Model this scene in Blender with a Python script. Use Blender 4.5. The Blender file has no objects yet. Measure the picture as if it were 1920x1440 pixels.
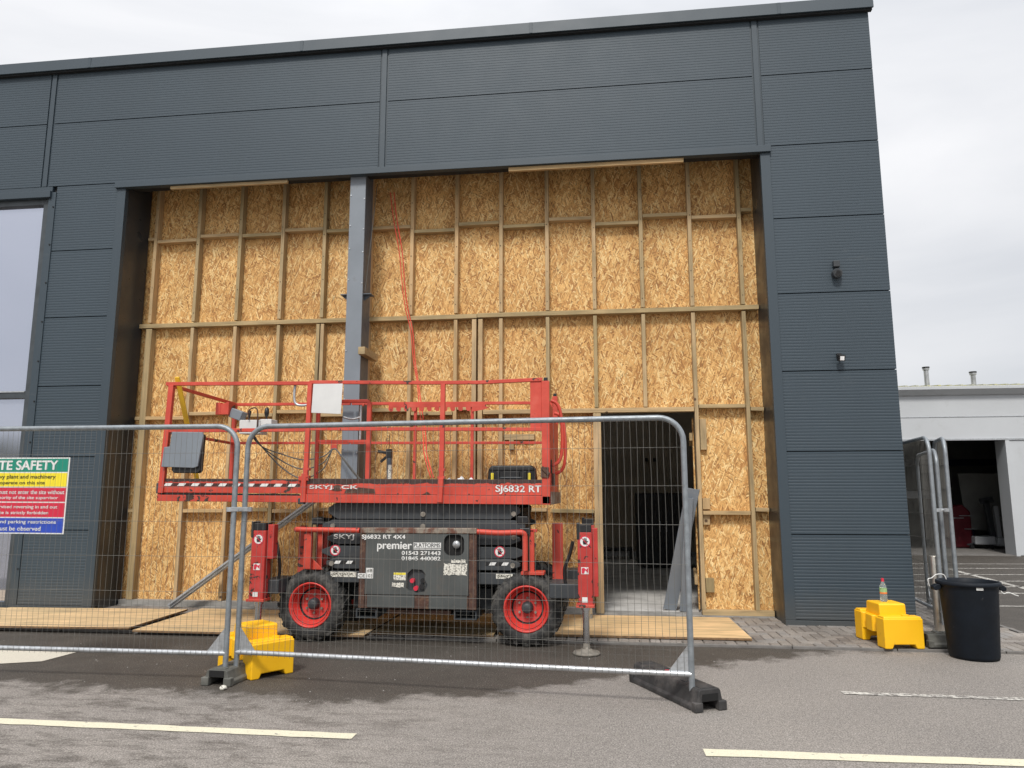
import bpy, math, random
from mathutils import Vector, Matrix
random.seed(7)
S = bpy.context.scene
COL = S.collection
R = math.radians

# ------------------------------------------------------------------ materials
class NT:
    def __init__(s, name):
        s.m = bpy.data.materials.new(name); s.m.use_nodes = True
        s.t = s.m.node_tree; s.n = s.t.nodes; s.l = s.t.links
        s.b = s.n['Principled BSDF']
        s.co = s.n.new('ShaderNodeTexCoord')
    def obj(s): return s.co.outputs['Object']
    def new(s, ty, **k):
        n = s.n.new(ty)
        for a, v in k.items(): setattr(n, a, v)
        return n
    def link(s, a, b): s.l.new(a, b)
    def set(s, n, i, v):
        if isinstance(v, bpy.types.NodeSocket): s.l.new(v, n.inputs[i])
        else: n.inputs[i].default_value = v
    def mapping(s, vec, rot=(0,0,0), sc=(1,1,1), loc=(0,0,0)):
        n = s.new('ShaderNodeMapping'); s.set(n, 'Vector', vec)
        n.inputs['Rotation'].default_value = rot; n.inputs['Scale'].default_value = sc; n.inputs['Location'].default_value = loc
        return n.outputs[0]
    def noise(s, vec, scale, detail=3, rough=.55, dist=0):
        n = s.new('ShaderNodeTexNoise'); s.set(n, 'Vector', vec); n.inputs['Scale'].default_value = scale
        n.inputs['Detail'].default_value = detail; n.inputs['Roughness'].default_value = rough; n.inputs['Distortion'].default_value = dist
        return n.outputs['Fac']
    def voro(s, vec, scale, rnd=1.0, feature='F1'):
        n = s.new('ShaderNodeTexVoronoi', feature=feature); s.set(n, 'Vector', vec); n.inputs['Scale'].default_value = scale
        n.inputs['Randomness'].default_value = rnd
        return n
    def ramp(s, fac, stops, interp='LINEAR'):
        n = s.new('ShaderNodeValToRGB'); s.set(n, 'Fac', fac); cr = n.color_ramp; cr.interpolation = interp
        while len(cr.elements) < len(stops): cr.elements.new(.5)
        for e, (p, c) in zip(cr.elements, stops):
            e.position = p
            if not isinstance(c, (tuple, list)): c = (c, c, c)
            e.color = (*c, 1) if len(c) == 3 else c
        return n.outputs['Color']
    def mix(s, f, a, b, mode='MIX'):
        n = s.new('ShaderNodeMix', data_type='RGBA', blend_type=mode)
        for i, v in ((0, f), (6, a), (7, b)):
            if isinstance(v, (tuple, list)) and len(v) == 3: v = (*v, 1)
            s.set(n, i, v)
        return n.outputs[2]
    def math(s, op, a, b=0., clamp=False):
        n = s.new('ShaderNodeMath', operation=op, use_clamp=clamp); s.set(n, 0, a); s.set(n, 1, b); return n.outputs[0]
    def sep(s, v):
        n = s.new('ShaderNodeSeparateXYZ'); s.set(n, 0, v); return n.outputs
    def comb(s, x, y, z):
        n = s.new('ShaderNodeCombineXYZ'); s.set(n, 0, x); s.set(n, 1, y); s.set(n, 2, z); return n.outputs[0]
    def bump(s, h, strength=.3, dist=.01):
        n = s.new('ShaderNodeBump'); s.set(n, 'Height', h); n.inputs['Strength'].default_value = strength; n.inputs['Distance'].default_value = dist
        s.link(n.outputs[0], s.b.inputs['Normal'])
    def fin(s, col=None, rough=None, metal=None, spec=None):
        for i, v in (('Base Color', col), ('Roughness', rough), ('Metallic', metal), ('Specular IOR Level', spec)):
            if v is None: continue
            if isinstance(v, (tuple, list)) and len(v) == 3: v = (*v, 1)
            s.set(s.b, i, v)
        return s.m

def plain(name, c, rough=.6, metal=0, var=.25, vs=6, dirt=None, dirt_s=3, dirt_lo=.5, dirt_hi=.75, bump=0):
    t = NT(name); v = t.noise(t.obj(), vs, 5)
    dk = tuple(x*(1-var) for x in c); lt = tuple(min(1, x*(1+var)) for x in c)
    col = t.ramp(v, [(.3, dk), (.7, lt)])
    if dirt:
        d = t.noise(t.obj(), dirt_s, 8, .7)
        col = t.mix(t.ramp(d, [(dirt_lo, 0.), (dirt_hi, 1.)]), col, dirt)
    if bump: t.bump(t.noise(t.obj(), 60, 3), bump, .003)
    rr = t.ramp(t.noise(t.obj(), vs*1.7, 4), [(.3, max(0, rough-.1)), (.7, min(1, rough+.12))])
    return t.fin(col, rr, metal)

def red_paint(name, base=(.58, .066, .040), chip=.66, strip=None, sc=7):
    t = NT(name); o = t.obj()
    v = t.noise(o, 5, 6, .6)
    col = t.ramp(v, [(.25, tuple(x*.72 for x in base)), (.55, base), (.8, (base[0]*1.08, base[1]*1.8, base[2]*2.0))])
    n1 = t.noise(o, sc, 7, .62, .3)
    m = t.ramp(n1, [(chip, 0.), (chip+.012, 1.)])
    if strip:                       # bare band along a worn top edge: z0 +- wobble
        z = t.sep(o)[2]
        w = t.math('ADD', z, t.math('MULTIPLY', t.math('SUBTRACT', t.noise(o, 6, 6, .7), .5), .07))
        m = t.math('MAXIMUM', m, t.math('GREATER_THAN', w, strip))
    brown = t.ramp(t.noise(o, 30, 4), [(.3, (.028, .015, .012)), (.75, (.075, .042, .034))])
    col = t.mix(m, col, brown)
    t.bump(m, -.25, .002)
    return t.fin(col, t.ramp(v, [(.3, .42), (.7, .62)]))

def grain(name, c, axis=2, dark=.6, knots=True, sc=1.0):
    t = NT(name); o = t.obj()
    oi = t.new('ShaderNodeObjectInfo')
    off = t.math('MULTIPLY', oi.outputs['Random'], 37.)
    s3 = [28, 28, 28]; s3[axis] = 1.6
    vec = t.new('ShaderNodeVectorMath', operation='ADD'); t.set(vec, 0, o); t.link(off, vec.inputs[1])
    mp = t.mapping(vec.outputs[0], sc=tuple(k*sc for k in s3))
    g = t.noise(mp, 1.4, 5, .6, .6)
    col = t.ramp(g, [(.25, tuple(k*dark for k in c)), (.5, c), (.8, tuple(min(1, k*1.25) for k in c))])
    tint = t.ramp(oi.outputs['Random'], [(0., (.78, .80, .72)), (.5, (1, .98, .96)), (1., (1.12, 1.02, .90))])
    col = t.mix(1., col, tint, 'MULTIPLY')
    blotch = t.ramp(t.noise(vec.outputs[0], 2.2, 4), [(.35, (.78, .80, .78)), (.65, (1.05, 1.03, 1.0))])
    col = t.mix(1., col, blotch, 'MULTIPLY')
    if knots:
        vv = t.voro(vec.outputs[0], 3.4); k = t.ramp(vv.outputs['Distance'], [(.05, 1.), (.085, 0.)])
        col = t.mix(k, col, (.09, .05, .025))
    t.bump(g, .25, .002)
    return t.fin(col, .78)

def osb_mat(name, bright=1.0):
    t = NT(name); o = t.obj()
    x, y, z = t.sep(o)
    wob = t.noise(o, 9, 2); wob2 = t.noise(t.mapping(o, loc=(5, 3, 1)), 9, 2)
    px = t.math('ADD', t.math('ADD', x, y), t.math('MULTIPLY', t.math('SUBTRACT', wob, .5), .022))
    pz = t.math('ADD', z, t.math('MULTIPLY', t.math('SUBTRACT', wob2, .5), .022))
    base = t.comb(px, pz, 0.)
    cols = None; h = None
    stops = [(0., (.26, .115, .035)), (.14, (.50, .255, .085)), (.42, (.74, .435, .16)), (.7, (.88, .575, .24)), (1., (1., .83, .47))]
    for i, (a, w, L, thr) in enumerate(((6, .030, .13, -1), (33, .026, .12, .42), (-28, .024, .12, .45), (14, .020, .14, .5), (66, .018, .09, .70), (-15, .017, .13, .52), (-56, .014, .085, .76), (24, .013, .11, .7))):
        mp = t.mapping(base, rot=(0, 0, R(a)), loc=(i*3.7, i*1.9, 0)); mp = t.mapping(mp, sc=(1/w, 1/L, 1))
        v = t.voro(mp, 1.0); v.voronoi_dimensions = '2D'; v.distance = 'CHEBYCHEV'; v.inputs['Randomness'].default_value = .85
        sc = t.new('ShaderNodeSeparateColor'); t.link(v.outputs['Color'], sc.inputs[0])
        streak = t.noise(t.mapping(mp, sc=(3., .25, 1)), 2.0, 2)
        f = t.math('ADD', t.math('MULTIPLY', sc.outputs[1], .85), t.math('MULTIPLY', t.math('SUBTRACT', streak, .35), .4))
        edge = t.ramp(v.outputs['Distance'], [(.30, 1.), (.52, .58)])  # strand edges darkened in the colour, as outlines and small shadows
        c = t.mix(1., t.ramp(f, stops), edge, 'MULTIPLY')
        hh = t.math('SUBTRACT', t.math('ADD', f, .2), t.math('MULTIPLY', v.outputs['Distance'], .8))
        if cols is None: cols = c; h = hh
        else:
            m = t.math('MULTIPLY', t.math('GREATER_THAN', sc.outputs[0], thr), t.math('LESS_THAN', v.outputs['Distance'], .47))
            cols = t.mix(m, cols, c)
            n = t.new('ShaderNodeMix', data_type='FLOAT'); t.link(m, n.inputs[0]); t.link(h, n.inputs[2]); t.link(hh, n.inputs[3]); h = n.outputs[0]
    big = t.ramp(t.noise(o, 1.3, 3), [(.3, (.80*bright, .75*bright, .68*bright)), (.7, (1.08*bright, 1.06*bright, 1.02*bright))])
    cols = t.mix(1., cols, big, 'MULTIPLY')
    oi = t.new('ShaderNodeObjectInfo')
    cols = t.mix(1., cols, t.ramp(oi.outputs['Random'], [(0., (.86, .82, .76)), (.5, (1, .98, .95)), (1., (1.06, 1.06, 1.06))]), 'MULTIPLY')
    t.bump(h, .6, .005)
    return t.fin(cols, .7)

def asphalt_mat():
    t = NT('asphalt'); o = t.obj(); x, y, z = t.sep(o)
    fine = t.noise(o, 105, 3, .8); mid = t.noise(o, 28, 5, .65); vv = t.voro(o, 62)
    n_lo = t.noise(o, .55, 4, .6); n_hi = t.noise(o, 3.2, 6, .65)
    fc = t.new('ShaderNodeFloatCurve')
    t.link(t.math('DIVIDE', t.math('ADD', x, 16.), 16., True), fc.inputs['Value'])
    pts = [(-16, -3.15), (-8.2, -3.22), (-5.2, -3.5), (-3.9, -3.1), (-2.75, -2.25), (-1.8, -1.75), (-1.1, -1.35), (0, -1.1)]
    cv = fc.mapping.curves[0]
    P = [((a+16)/16, (b+4)/4) for a, b in pts]
    cv.points[0].location = P[0]; cv.points[1].location = P[-1]
    for p in P[1:-1]: cv.points.new(*p)
    for p in cv.points: p.handle_type = 'VECTOR'
    fc.mapping.update()
    yb = t.math('SUBTRACT', t.math('MULTIPLY', fc.outputs[0], 4.), 4.)
    d = t.math('SUBTRACT', y, yb)
    d = t.math('ADD', d, t.math('MULTIPLY', t.math('SUBTRACT', n_hi, .5), 1.3))
    wet = t.ramp(d, [(.0, 0.), (.22, 1.)])
    # streaky damp patches in the foreground, left side
    st = t.noise(t.mapping(o, rot=(0, 0, R(14)), sc=(1.3, 3.6, 1)), 2.2, 10, .80, .3)
    fade = t.math('MULTIPLY', t.ramp(t.math('MULTIPLY', x, -.1), [(.28, .0), (.55, 1.)]), 1.)
    fade = t.math('MULTIPLY', fade, t.ramp(t.math('ADD', t.math('MULTIPLY', y, .125), 1.), [(.05, 1.), (.66, .75)]))
    damp = t.math('MULTIPLY', t.ramp(st, [(.475, 0.), (.60, .85)]), fade)
    wetm = t.math('MAXIMUM', wet, damp)
    # yard behind the corner is damp as well
    yard = t.math('MULTIPLY', t.math('GREATER_THAN', y, 1.2), t.ramp(t.noise(t.mapping(o, sc=(.6, 2.6, 1)), 1.2, 4), [(.38, .25), (.6, .9)]))
    wetm = t.math('MAXIMUM', wetm, yard)
    dry = t.ramp(fine, [(.33, (.10, .092, .085)), (.5, (.252, .234, .217)), (.67, (.47, .44, .41))])
    dry = t.mix(1., dry, t.ramp(n_lo, [(.3, (.86, .85, .84)), (.7, (1.08, 1.06, 1.03))]), 'MULTIPLY')
    dry = t.mix(1., dry, t.ramp(mid, [(.3, .80), (.7, 1.14)]), 'MULTIPLY')
    wt = t.ramp(fine, [(.34, (.026, .0225, .0195)), (.52, (.066, .057, .048)), (.67, (.18, .16, .135))])
    wt = t.mix(1., wt, t.ramp(n_hi, [(.3, .82), (.7, 1.2)]), 'MULTIPLY')
    col = t.mix(wetm, dry, wt)
    spk = t.ramp(vv.outputs['Distance'], [(.10, 1.), (.16, 0.)])
    sc = t.new('ShaderNodeSeparateColor'); t.link(vv.outputs['Color'], sc.inputs[0])
    spk = t.math('MULTIPLY', spk, t.math('GREATER_THAN', sc.outputs[0], .62))
    col = t.mix(t.math('MULTIPLY', spk, .75), col, (.55, .52, .48))
    dk = t.math('MULTIPLY', t.ramp(vv.outputs['Distance'], [(.12, 1.), (.2, 0.)]), t.math('LESS_THAN', sc.outputs[0], .3))
    col = t.mix(t.math('MULTIPLY', dk, .6), col, (.05, .045, .04))
    t.bump(t.math('ADD', fine, t.math('MULTIPLY', mid, .5)), .45, .007)
    t.b.inputs['Specular IOR Level'].default_value = .35
    return t.fin(col, t.ramp(wetm, [(0., .93), (1., .72)]))

def mark_mat(name, c, wear_lo, wear_hi):
    t = NT(name); o = t.obj()
    n = t.noise(o, 22, 8, .75); n2 = t.noise(o, 150, 3)
    m = t.ramp(n, [(wear_lo, 0.), (wear_hi, 1.)])
    col = t.ramp(n2, [(.3, tuple(k*.78 for k in c)), (.65, c)])
    col = t.mix(m, col, t.ramp(n2, [(.3, (.09, .08, .075)), (.7, (.30, .28, .26))]))
    t.bump(n2, .3, .003)
    return t.fin(col, .85)

def brick_mat():
    t = NT('paving_brick'); o = t.obj(); g = t.new('ShaderNodeNewGeometry')
    col = t.ramp(g.outputs['Random Per Island'], [(0., (.20, .175, .155)), (.4, (.27, .24, .21)), (.75, (.31, .28, .25)), (1., (.25, .235, .22))])
    col = t.mix(1., col, t.ramp(t.noise(o, 1.3, 5), [(.35, .68), (.65, 1.1)]), 'MULTIPLY')
    col = t.mix(1., col, t.ramp(t.noise(o, 110, 3), [(.3, .75), (.7, 1.2)]), 'MULTIPLY')
    t.bump(t.noise(o, 120, 3), .4, .003)
    return t.fin(col, .85)

def clad_mat(name, c, rough=.42):
    t = NT(name); o = t.obj()
    g = t.ramp(t.noise(t.mapping(o, sc=(1, 1, .4)), 1.1, 6, .65), [(.3, tuple(k*.94 for k in c)), (.7, tuple(k*1.06 for k in c))])
    dirt = t.ramp(t.noise(t.mapping(o, sc=(.8, .8, 3)), 2.2, 9, .75), [(.62, 0.), (.80, .14)])
    col = t.mix(dirt, g, (.22, .22, .20))
    z = t.sep(o)[2]
    grime = t.math('MULTIPLY', t.ramp(t.math('ADD', z, t.math('MULTIPLY', t.noise(o, 9, 5), .25)), [(.12, .6), (.55, 0.)]), 1.)
    col = t.mix(grime, col, (.085, .083, .075))
    return t.fin(col, t.ramp(t.noise(o, 3, 5), [(.3, rough-.02), (.7, rough+.03)]), None, .6)

M = {}
M['clad'] = clad_mat('ribbed_steel_cladding', (.031, .050, .067), .54)
M['trim'] = clad_mat('smooth_flashing_paint', (.031, .049, .065), .52)
M['trimdark'] = plain('reveal_paint', (.032, .036, .040), .35, var=.2, vs=2)
M['joint'] = plain('joint_gasket', (.012, .014, .016), .8)
M['glass'] = NT('tinted_glass').fin((.50, .53, .62), .04, .82)
M['frame'] = plain('window_frame_paint', (.05, .06, .068), .4)
M['osb'] = osb_mat('osb_board')
M['timber_v'] = grain('timber_upright', (.50, .37, .215), 2)
M['timber_h'] = grain('timber_cross', (.50, .37, .21), 0)
M['ply'] = grain('plywood_face', (.66, .49, .285), 0, .45, False, .6)
M['plyedge'] = plain('plywood_edge', (.20, .12, .06), .8, vs=20, var=.4)
M['steel_grey'] = plain('grey_primer_steel', (.20, .225, .255), .5, var=.08, vs=3, dirt=(.13,.12,.11), dirt_lo=.62, dirt_hi=.85)
M['steel_dark'] = plain('darker_grey_steel', (.085, .10, .12), .5, var=.12)  # darker grey than the flanges: web, cleats and gun barrel
M['red'] = red_paint('red_machine_paint')
M['redworn'] = red_paint('worn_red_paint', chip=.60)
M['reddeck'] = red_paint('red_deck_paint', chip=.64, strip=1.506)
M['redext'] = red_paint('red_extension_paint', chip=.62, strip=1.534)
M['redcap'] = red_paint('red_outrigger_paint', (.50, .042, .034), .61, sc=14)
M['redrim'] = plain('red_rim_paint', (.62, .045, .035), .4, var=.15, vs=9, dirt=(.12,.03,.02), dirt_s=12, dirt_lo=.6, dirt_hi=.8)
M['dark'] = plain('dark_grey_machine_paint', (.042, .047, .052), .5, var=.2, dirt=(.10,.09,.08), dirt_s=4, dirt_lo=.6, dirt_hi=.85)
M['tray'] = plain('scuffed_tray_paint', (.078, .084, .082), .5, var=.15, vs=4, dirt=(.11, .095, .08), dirt_s=3.5, dirt_lo=.55, dirt_hi=.8)
M['kerb'] = plain('dark_kerb_concrete', (.17, .16, .15), .9, var=.25, vs=6)
M['black'] = plain('black_plastic', (.014, .014, .015), .45, var=.3, vs=12)
M['gap_shade'] = plain('painted_gap_shade', (.006, .006, .006), .8)  # near-black colour standing in for shade inside recesses and gaps
M['rubber'] = plain('tyre_rubber', (.022, .022, .022), .75, var=.3, vs=14, dirt=(.15, .14, .125), dirt_s=10, dirt_lo=.46, dirt_hi=.75, bump=.3)
M['rust'] = plain('rusty_steel', (.070, .034, .024), .8, var=.4, vs=14, dirt=(.17, .10, .06), dirt_s=20, dirt_lo=.5, dirt_hi=.7)
M['rustlip'] = plain('scraped_steel_lip', (.24, .20, .16), .7, var=.3, vs=14, dirt=(.13, .055, .035), dirt_s=9, dirt_lo=.46, dirt_hi=.56)
M['white'] = plain('white_vinyl', (.74, .74, .72), .55, var=.05)
M['sticker'] = plain('worn_sticker', (.72, .70, .62), .6, var=.15, vs=60, dirt=(.12, .11, .10), dirt_s=70, dirt_lo=.52, dirt_hi=.58)
M['board'] = plain('scuffed_white_board', (.66, .66, .65), .5, var=.07, vs=4, dirt=(.25, .23, .22), dirt_s=9, dirt_lo=.64, dirt_hi=.72)
M['yellowst'] = plain('yellow_sticker', (.72, .60, .05), .6)
M['redpl'] = plain('red_plastic', (.62, .03, .06), .35, var=.1)
M['chrome'] = plain('hydraulic_chrome', (.55, .55, .56), .25, 1., var=.1)
M['padsteel'] = plain('muddy_pad_steel', (.22, .20, .17), .75, .2, var=.3, vs=20, dirt=(.5, .46, .40), dirt_s=12, dirt_lo=.55, dirt_hi=.68)
M['galv'] = plain('galvanised_steel', (.50, .52, .54), .42, .7, var=.16, vs=30, dirt=(.30, .30, .29), dirt_s=6)
M['galvd'] = plain('weathered_galvanised_tube', (.27, .295, .315), .5, .55, var=.18, vs=18, dirt=(.14, .13, .12), dirt_s=7, dirt_lo=.6, dirt_hi=.8)
M['wire'] = plain('galvanised_wire', (.17, .165, .15), .55, .35, var=.15)
M['footgrey'] = plain('grey_rubber_foot', (.10, .10, .088), .85, var=.25, vs=12, dirt=(.17, .165, .15), dirt_s=8, bump=.3)
M['footblack'] = plain('black_rubber_foot', (.035, .034, .034), .7, var=.35, vs=9, dirt=(.11, .10, .095), dirt_s=7, bump=.3)
M['yellow'] = plain('yellow_polyethylene', (1.0, .53, .008), .45, var=.06, vs=3, dirt=(.62, .36, .02), dirt_s=9, dirt_lo=.6, dirt_hi=.8)
M['yellowbar'] = plain('yellow_paint', (.80, .50, .03), .5, var=.1)
M['bin'] = plain('black_bin_plastic', (.004, .007, .012), .62, var=.3, vs=5, dirt=(.05, .052, .055), dirt_s=16, dirt_lo=.64, dirt_hi=.72)
M['bin'].node_tree.nodes['Principled BSDF'].inputs['Specular IOR Level'].default_value = .28
M['stainless'] = plain('brushed_stainless', (.45, .42, .37), .35, .9, var=.2, vs=8)
M['sgreen'] = plain('sign_green', (.01, .25, .17), .5, var=.04)
M['syellow'] = plain('sign_yellow', (.86, .70, .03), .5, var=.04)
M['sred'] = plain('sign_red', (.62, .02, .055), .5, var=.04)
M['sblue'] = plain('sign_blue', (.025, .07, .46), .5, var=.04)
M['ink'] = plain('black_ink', (.03, .03, .015), .6)
M['concrete'] = plain('concrete', (.30, .29, .27), .85, var=.25, vs=5, dirt=(.17, .16, .15), dirt_s=4, bump=.4)
M['slab'] = plain('dusty_slab', (.55, .54, .52), .9, var=.2, vs=3, dirt=(.25, .24, .23), dirt_s=2)
M['inner'] = plain('unlit_blockwork', (.52, .45, .36), .9, var=.2, vs=2)
M['cable'] = plain('grey_cable', (.10, .10, .095), .6)
M['redcable'] = plain('red_cable_sheath', (.72, .07, .04), .5, var=.05)
M['shed'] = plain('pale_grey_cladding', (.53, .55, .57), .5, var=.04, vs=1.2, dirt=(.42, .43, .43), dirt_s=1.5, dirt_lo=.58, dirt_hi=.85)
M['shedroof'] = plain('lichen_roof_sheet', (.42, .42, .33), .8, var=.15, vs=5, dirt=(.50, .47, .20), dirt_s=9, dirt_lo=.5, dirt_hi=.6)
M['flue'] = plain('flue_steel', (.40, .41, .42), .4, .6)
M['navy'] = plain('navy_steel', (.012, .016, .045), .5)
M['maroon'] = plain('maroon_paint', (.10, .008, .014), .4)
M['shedin'] = plain('shed_lining', (.34, .34, .32), .8, var=.2, vs=1.5)
M['mline'] = mark_mat('cream_road_paint', (.72, .68, .52), .60, .66)
M['mfaint'] = mark_mat('worn_road_paint', (.66, .64, .58), .44, .54)
M['mpatch'] = mark_mat('pale_road_paint', (.66, .62, .52), .62, .70)
M['asphalt'] = asphalt_mat()
M['brick'] = brick_mat()
t = NT('clear_plastic'); t.b.inputs['Transmission Weight'].default_value = .85; t.b.inputs['IOR'].default_value = 1.33; M['clear'] = t.fin((.86, .93, .92), .06)
M['label_green'] = plain('green_label', (.30, .48, .22), .5, var=.3, vs=40)
M['label_red'] = plain('orange_label', (.70, .20, .05), .5, var=.2, vs=40)
M['lens'] = plain('white_lens', (.85, .85, .85), .3)
M['bag'] = plain('white_plastic_bag', (.74, .74, .75), .5, var=.1, vs=20)

# ------------------------------------------------------------------ mesh builder
SPLIT = set('bare_patch base_flashing front_wall grab_bar lower_skirt_paint end_ridge rest_block hydraulic_hose side_buttress cleat rusty_edge side_wall gusset flue flue_cap guard_bracket end_cap opening_reveal stop_button slide_roller_block outrigger_guide fixing_screws interior_wall wall_socket end_gate carcass manual_box foot_pad gate_latch drawer_trim deck'.split())
class MB:
    def __init__(s, xf=None): s.v = []; s.f = []; s.mi = []; s.sm = []; s.xf = xf; s.pc = []
    def pieces(s):
        gs = []
        for v0, v1, f0, f1 in s.pc:
            vv = s.v[v0:v1]; lo = [min(p[i] for p in vv)-.003 for i in range(3)]; hi = [max(p[i] for p in vv)+.003 for i in range(3)]
            gs.append([lo, hi, [(v0, v1, f0, f1)]])
        i = 0
        while i < len(gs):
            j = i+1
            while j < len(gs):
                a, b = gs[i], gs[j]
                if all(a[0][k] <= b[1][k] and b[0][k] <= a[1][k] for k in range(3)):
                    gs[i] = [[min(x) for x in zip(a[0], b[0])], [max(x) for x in zip(a[1], b[1])], a[2]+b[2]]; gs.pop(j); j = i+1
                else: j += 1
            i += 1
        out = []
        for g in gs:
            m = MB(s.xf)
            for v0, v1, f0, f1 in g[2]:
                b = len(m.v); m.v += s.v[v0:v1]
                for q in range(f0, f1): m.f.append([x-v0+b for x in s.f[q]]); m.mi.append(s.mi[q]); m.sm.append(s.sm[q])
            out.append(m)
        return out
    def add(s, vs, fs, mi=0, sm=False):
        b = len(s.v); f0 = len(s.f); s.v += [Vector(p) for p in vs]
        for f in fs: s.f.append([b+i for i in f]); s.mi.append(mi); s.sm.append(sm)
        s.pc.append((b, len(s.v), f0, len(s.f)))
        return s
    def box(s, x0, x1, y0, y1, z0, z1, mi=0):
        x0, x1 = sorted((x0, x1)); y0, y1 = sorted((y0, y1)); z0, z1 = sorted((z0, z1))
        return s.add([(x0,y0,z0),(x1,y0,z0),(x1,y1,z0),(x0,y1,z0),(x0,y0,z1),(x1,y0,z1),(x1,y1,z1),(x0,y1,z1)],
                     [(0,3,2,1),(4,5,6,7),(0,1,5,4),(1,2,6,5),(2,3,7,6),(3,0,4,7)], mi)
    def bar(s, p, q, w, h, up=(0,0,1), mi=0):
        p = Vector(p); q = Vector(q); d = (q-p).normalized(); u = Vector(up)
        if abs(d.dot(u)) > .98: u = Vector((0,1,0))
        a = d.cross(u).normalized(); b = a.cross(d).normalized()
        a = a*w/2; b = b*h/2
        vs = [p-a-b, p+a-b, p+a+b, p-a+b, q-a-b, q+a-b, q+a+b, q-a+b]
        return s.add(vs, [(0,3,2,1),(4,5,6,7),(0,1,5,4),(1,2,6,5),(2,3,7,6),(3,0,4,7)], mi)
    def tube(s, pts, r, n=10, mi=0, closed=False, cap=True):
        pts = [Vector(p) for p in pts]; N = len(pts); rings = []
        t0 = (pts[1]-pts[0]).normalized(); u = Vector((0,0,1)) if abs(t0.z) < .9 else Vector((0,1,0))
        a = t0.cross(u).normalized()
        for i, p in enumerate(pts):
            if i == 0: t = t0
            elif i == N-1: t = (pts[-1]-pts[-2]).normalized()
            else: t = ((pts[i+1]-p).normalized()+(p-pts[i-1]).normalized()).normalized()
            a = (a-t*a.dot(t)).normalized(); b = t.cross(a)
            rings.append([p+(a*math.cos(k*2*math.pi/n)+b*math.sin(k*2*math.pi/n))*r for k in range(n)])
        vs = [v for rg in rings for v in rg]; fs = []
        for i in range(N-1):
            for k in range(n):
                fs.append((i*n+k, i*n+(k+1)%n, (i+1)*n+(k+1)%n, (i+1)*n+k))
        s.add(vs, fs, mi, n > 4)
        if cap: s.add(rings[0], [tuple(range(n))[::-1]], mi); s.add(rings[-1], [tuple(range(n))], mi)
        return s
    def cyl(s, p, q, r1, r2=None, n=16, mi=0, cap=True):
        r2 = r1 if r2 is None else r2
        p = Vector(p); q = Vector(q); d = (q-p).normalized(); u = Vector((0,0,1)) if abs(d.z) < .9 else Vector((1,0,0))
        a = d.cross(u).normalized(); b = d.cross(a)
        A = [p+(a*math.cos(k*2*math.pi/n)+b*math.sin(k*2*math.pi/n))*r1 for k in range(n)]
        B = [q+(a*math.cos(k*2*math.pi/n)+b*math.sin(k*2*math.pi/n))*r2 for k in range(n)]
        s.add(A+B, [(k, n+k, n+(k+1)%n, (k+1)%n) for k in range(n)], mi, n > 6)
        if cap: s.add(A, [tuple(range(n))], mi); s.add(B, [tuple(range(n))[::-1]], mi)
        return s
    def lathe(s, prof, c, axis='z', n=32, mi=0):
        # prof: (radius, height) along axis
        c = Vector(c); vs = []
        for r, h in prof:
            for k in range(n):
                a = k*2*math.pi/n; x, y = r*math.cos(a), r*math.sin(a)
                vs.append(c+(Vector((x, y, h)) if axis == 'z' else Vector((x, h, y))))
        fs = []
        for i in range(len(prof)-1):
            for k in range(n):
                q = (i*n+k, i*n+(k+1)%n, (i+1)*n+(k+1)%n, (i+1)*n+k)
                fs.append(q if axis == 'z' else q[::-1])
        return s.add(vs, fs, mi, True)
    def prism(s, poly, d0, d1, axis='y', mi=0):
        n = len(poly)
        def P(a, b, d): return {'y': (a, d, b), 'x': (d, a, b), 'z': (a, b, d)}[axis]
        vs = [P(a, b, d0) for a, b in poly]+[P(a, b, d1) for a, b in poly]
        return s.add(vs, [tuple(range(n)), tuple(range(n, 2*n))[::-1]]+[(k, n+k, n+(k+1)%n, (k+1)%n) for k in range(n)], mi)
    def build(s, name, mats, parent=None, bev=0, loc=None, seg=2):
        if not isinstance(mats, (list, tuple)): mats = [mats]
        if name in SPLIT and s.pc:
            ps = s.pieces()
            if len(ps) > 1: return [m.build(name, mats, parent, bev, loc, seg) for m in ps][0]
        o_ = Vector(parent['_o']) if parent is not None and '_o' in parent else Vector(loc or (0,0,0))
        vs = s.v if s.xf is None else [s.xf(v) for v in s.v]
        me = bpy.data.meshes.new(name); me.from_pydata([tuple(Vector(v)-o_) for v in vs], [], s.f)
        for m in mats: me.materials.append(m)
        me.polygons.foreach_set('material_index', s.mi); me.polygons.foreach_set('use_smooth', s.sm)
        me.update()
        import bmesh
        bm = bmesh.new(); bm.from_mesh(me); bmesh.ops.recalc_face_normals(bm, faces=bm.faces); bm.to_mesh(me); bm.free()
        o = bpy.data.objects.new(name, me); COL.objects.link(o)
        if parent is not None: o.parent = parent; o['_o'] = list(o_)
        else: o.location = o_; o['_o'] = list(o_)
        if bev:
            md = o.modifiers.new('Bevel', 'BEVEL'); md.width = bev; md.segments = seg; md.limit_method = 'ANGLE'; md.angle_limit = R(40); md.harden_normals = True
        return o

def thing(name, loc, label, cat, group=None, rz=0):
    o = bpy.data.objects.new(name, None); COL.objects.link(o); o.location = loc; o['_o'] = list(loc)
    o.empty_display_size = .2
    o['label'] = label; o['category'] = cat
    if group: o['group'] = group
    if rz: o.rotation_euler.z = rz
    return o
def tag(o, label, cat, group=None, kind=None):
    if kind: o['kind'] = kind
    if label: o['label'] = label
    if cat: o['category'] = cat
    if group: o['group'] = group
    return o
def struct(o): o['kind'] = 'structure'; return o
def copy_tree(o, parent=None):
    c = o.copy(); COL.objects.link(c)
    if parent is not None: c.parent = parent
    for ch in [k for k in list(S.objects) if k.parent == o]: copy_tree(ch, c)
    return c

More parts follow.
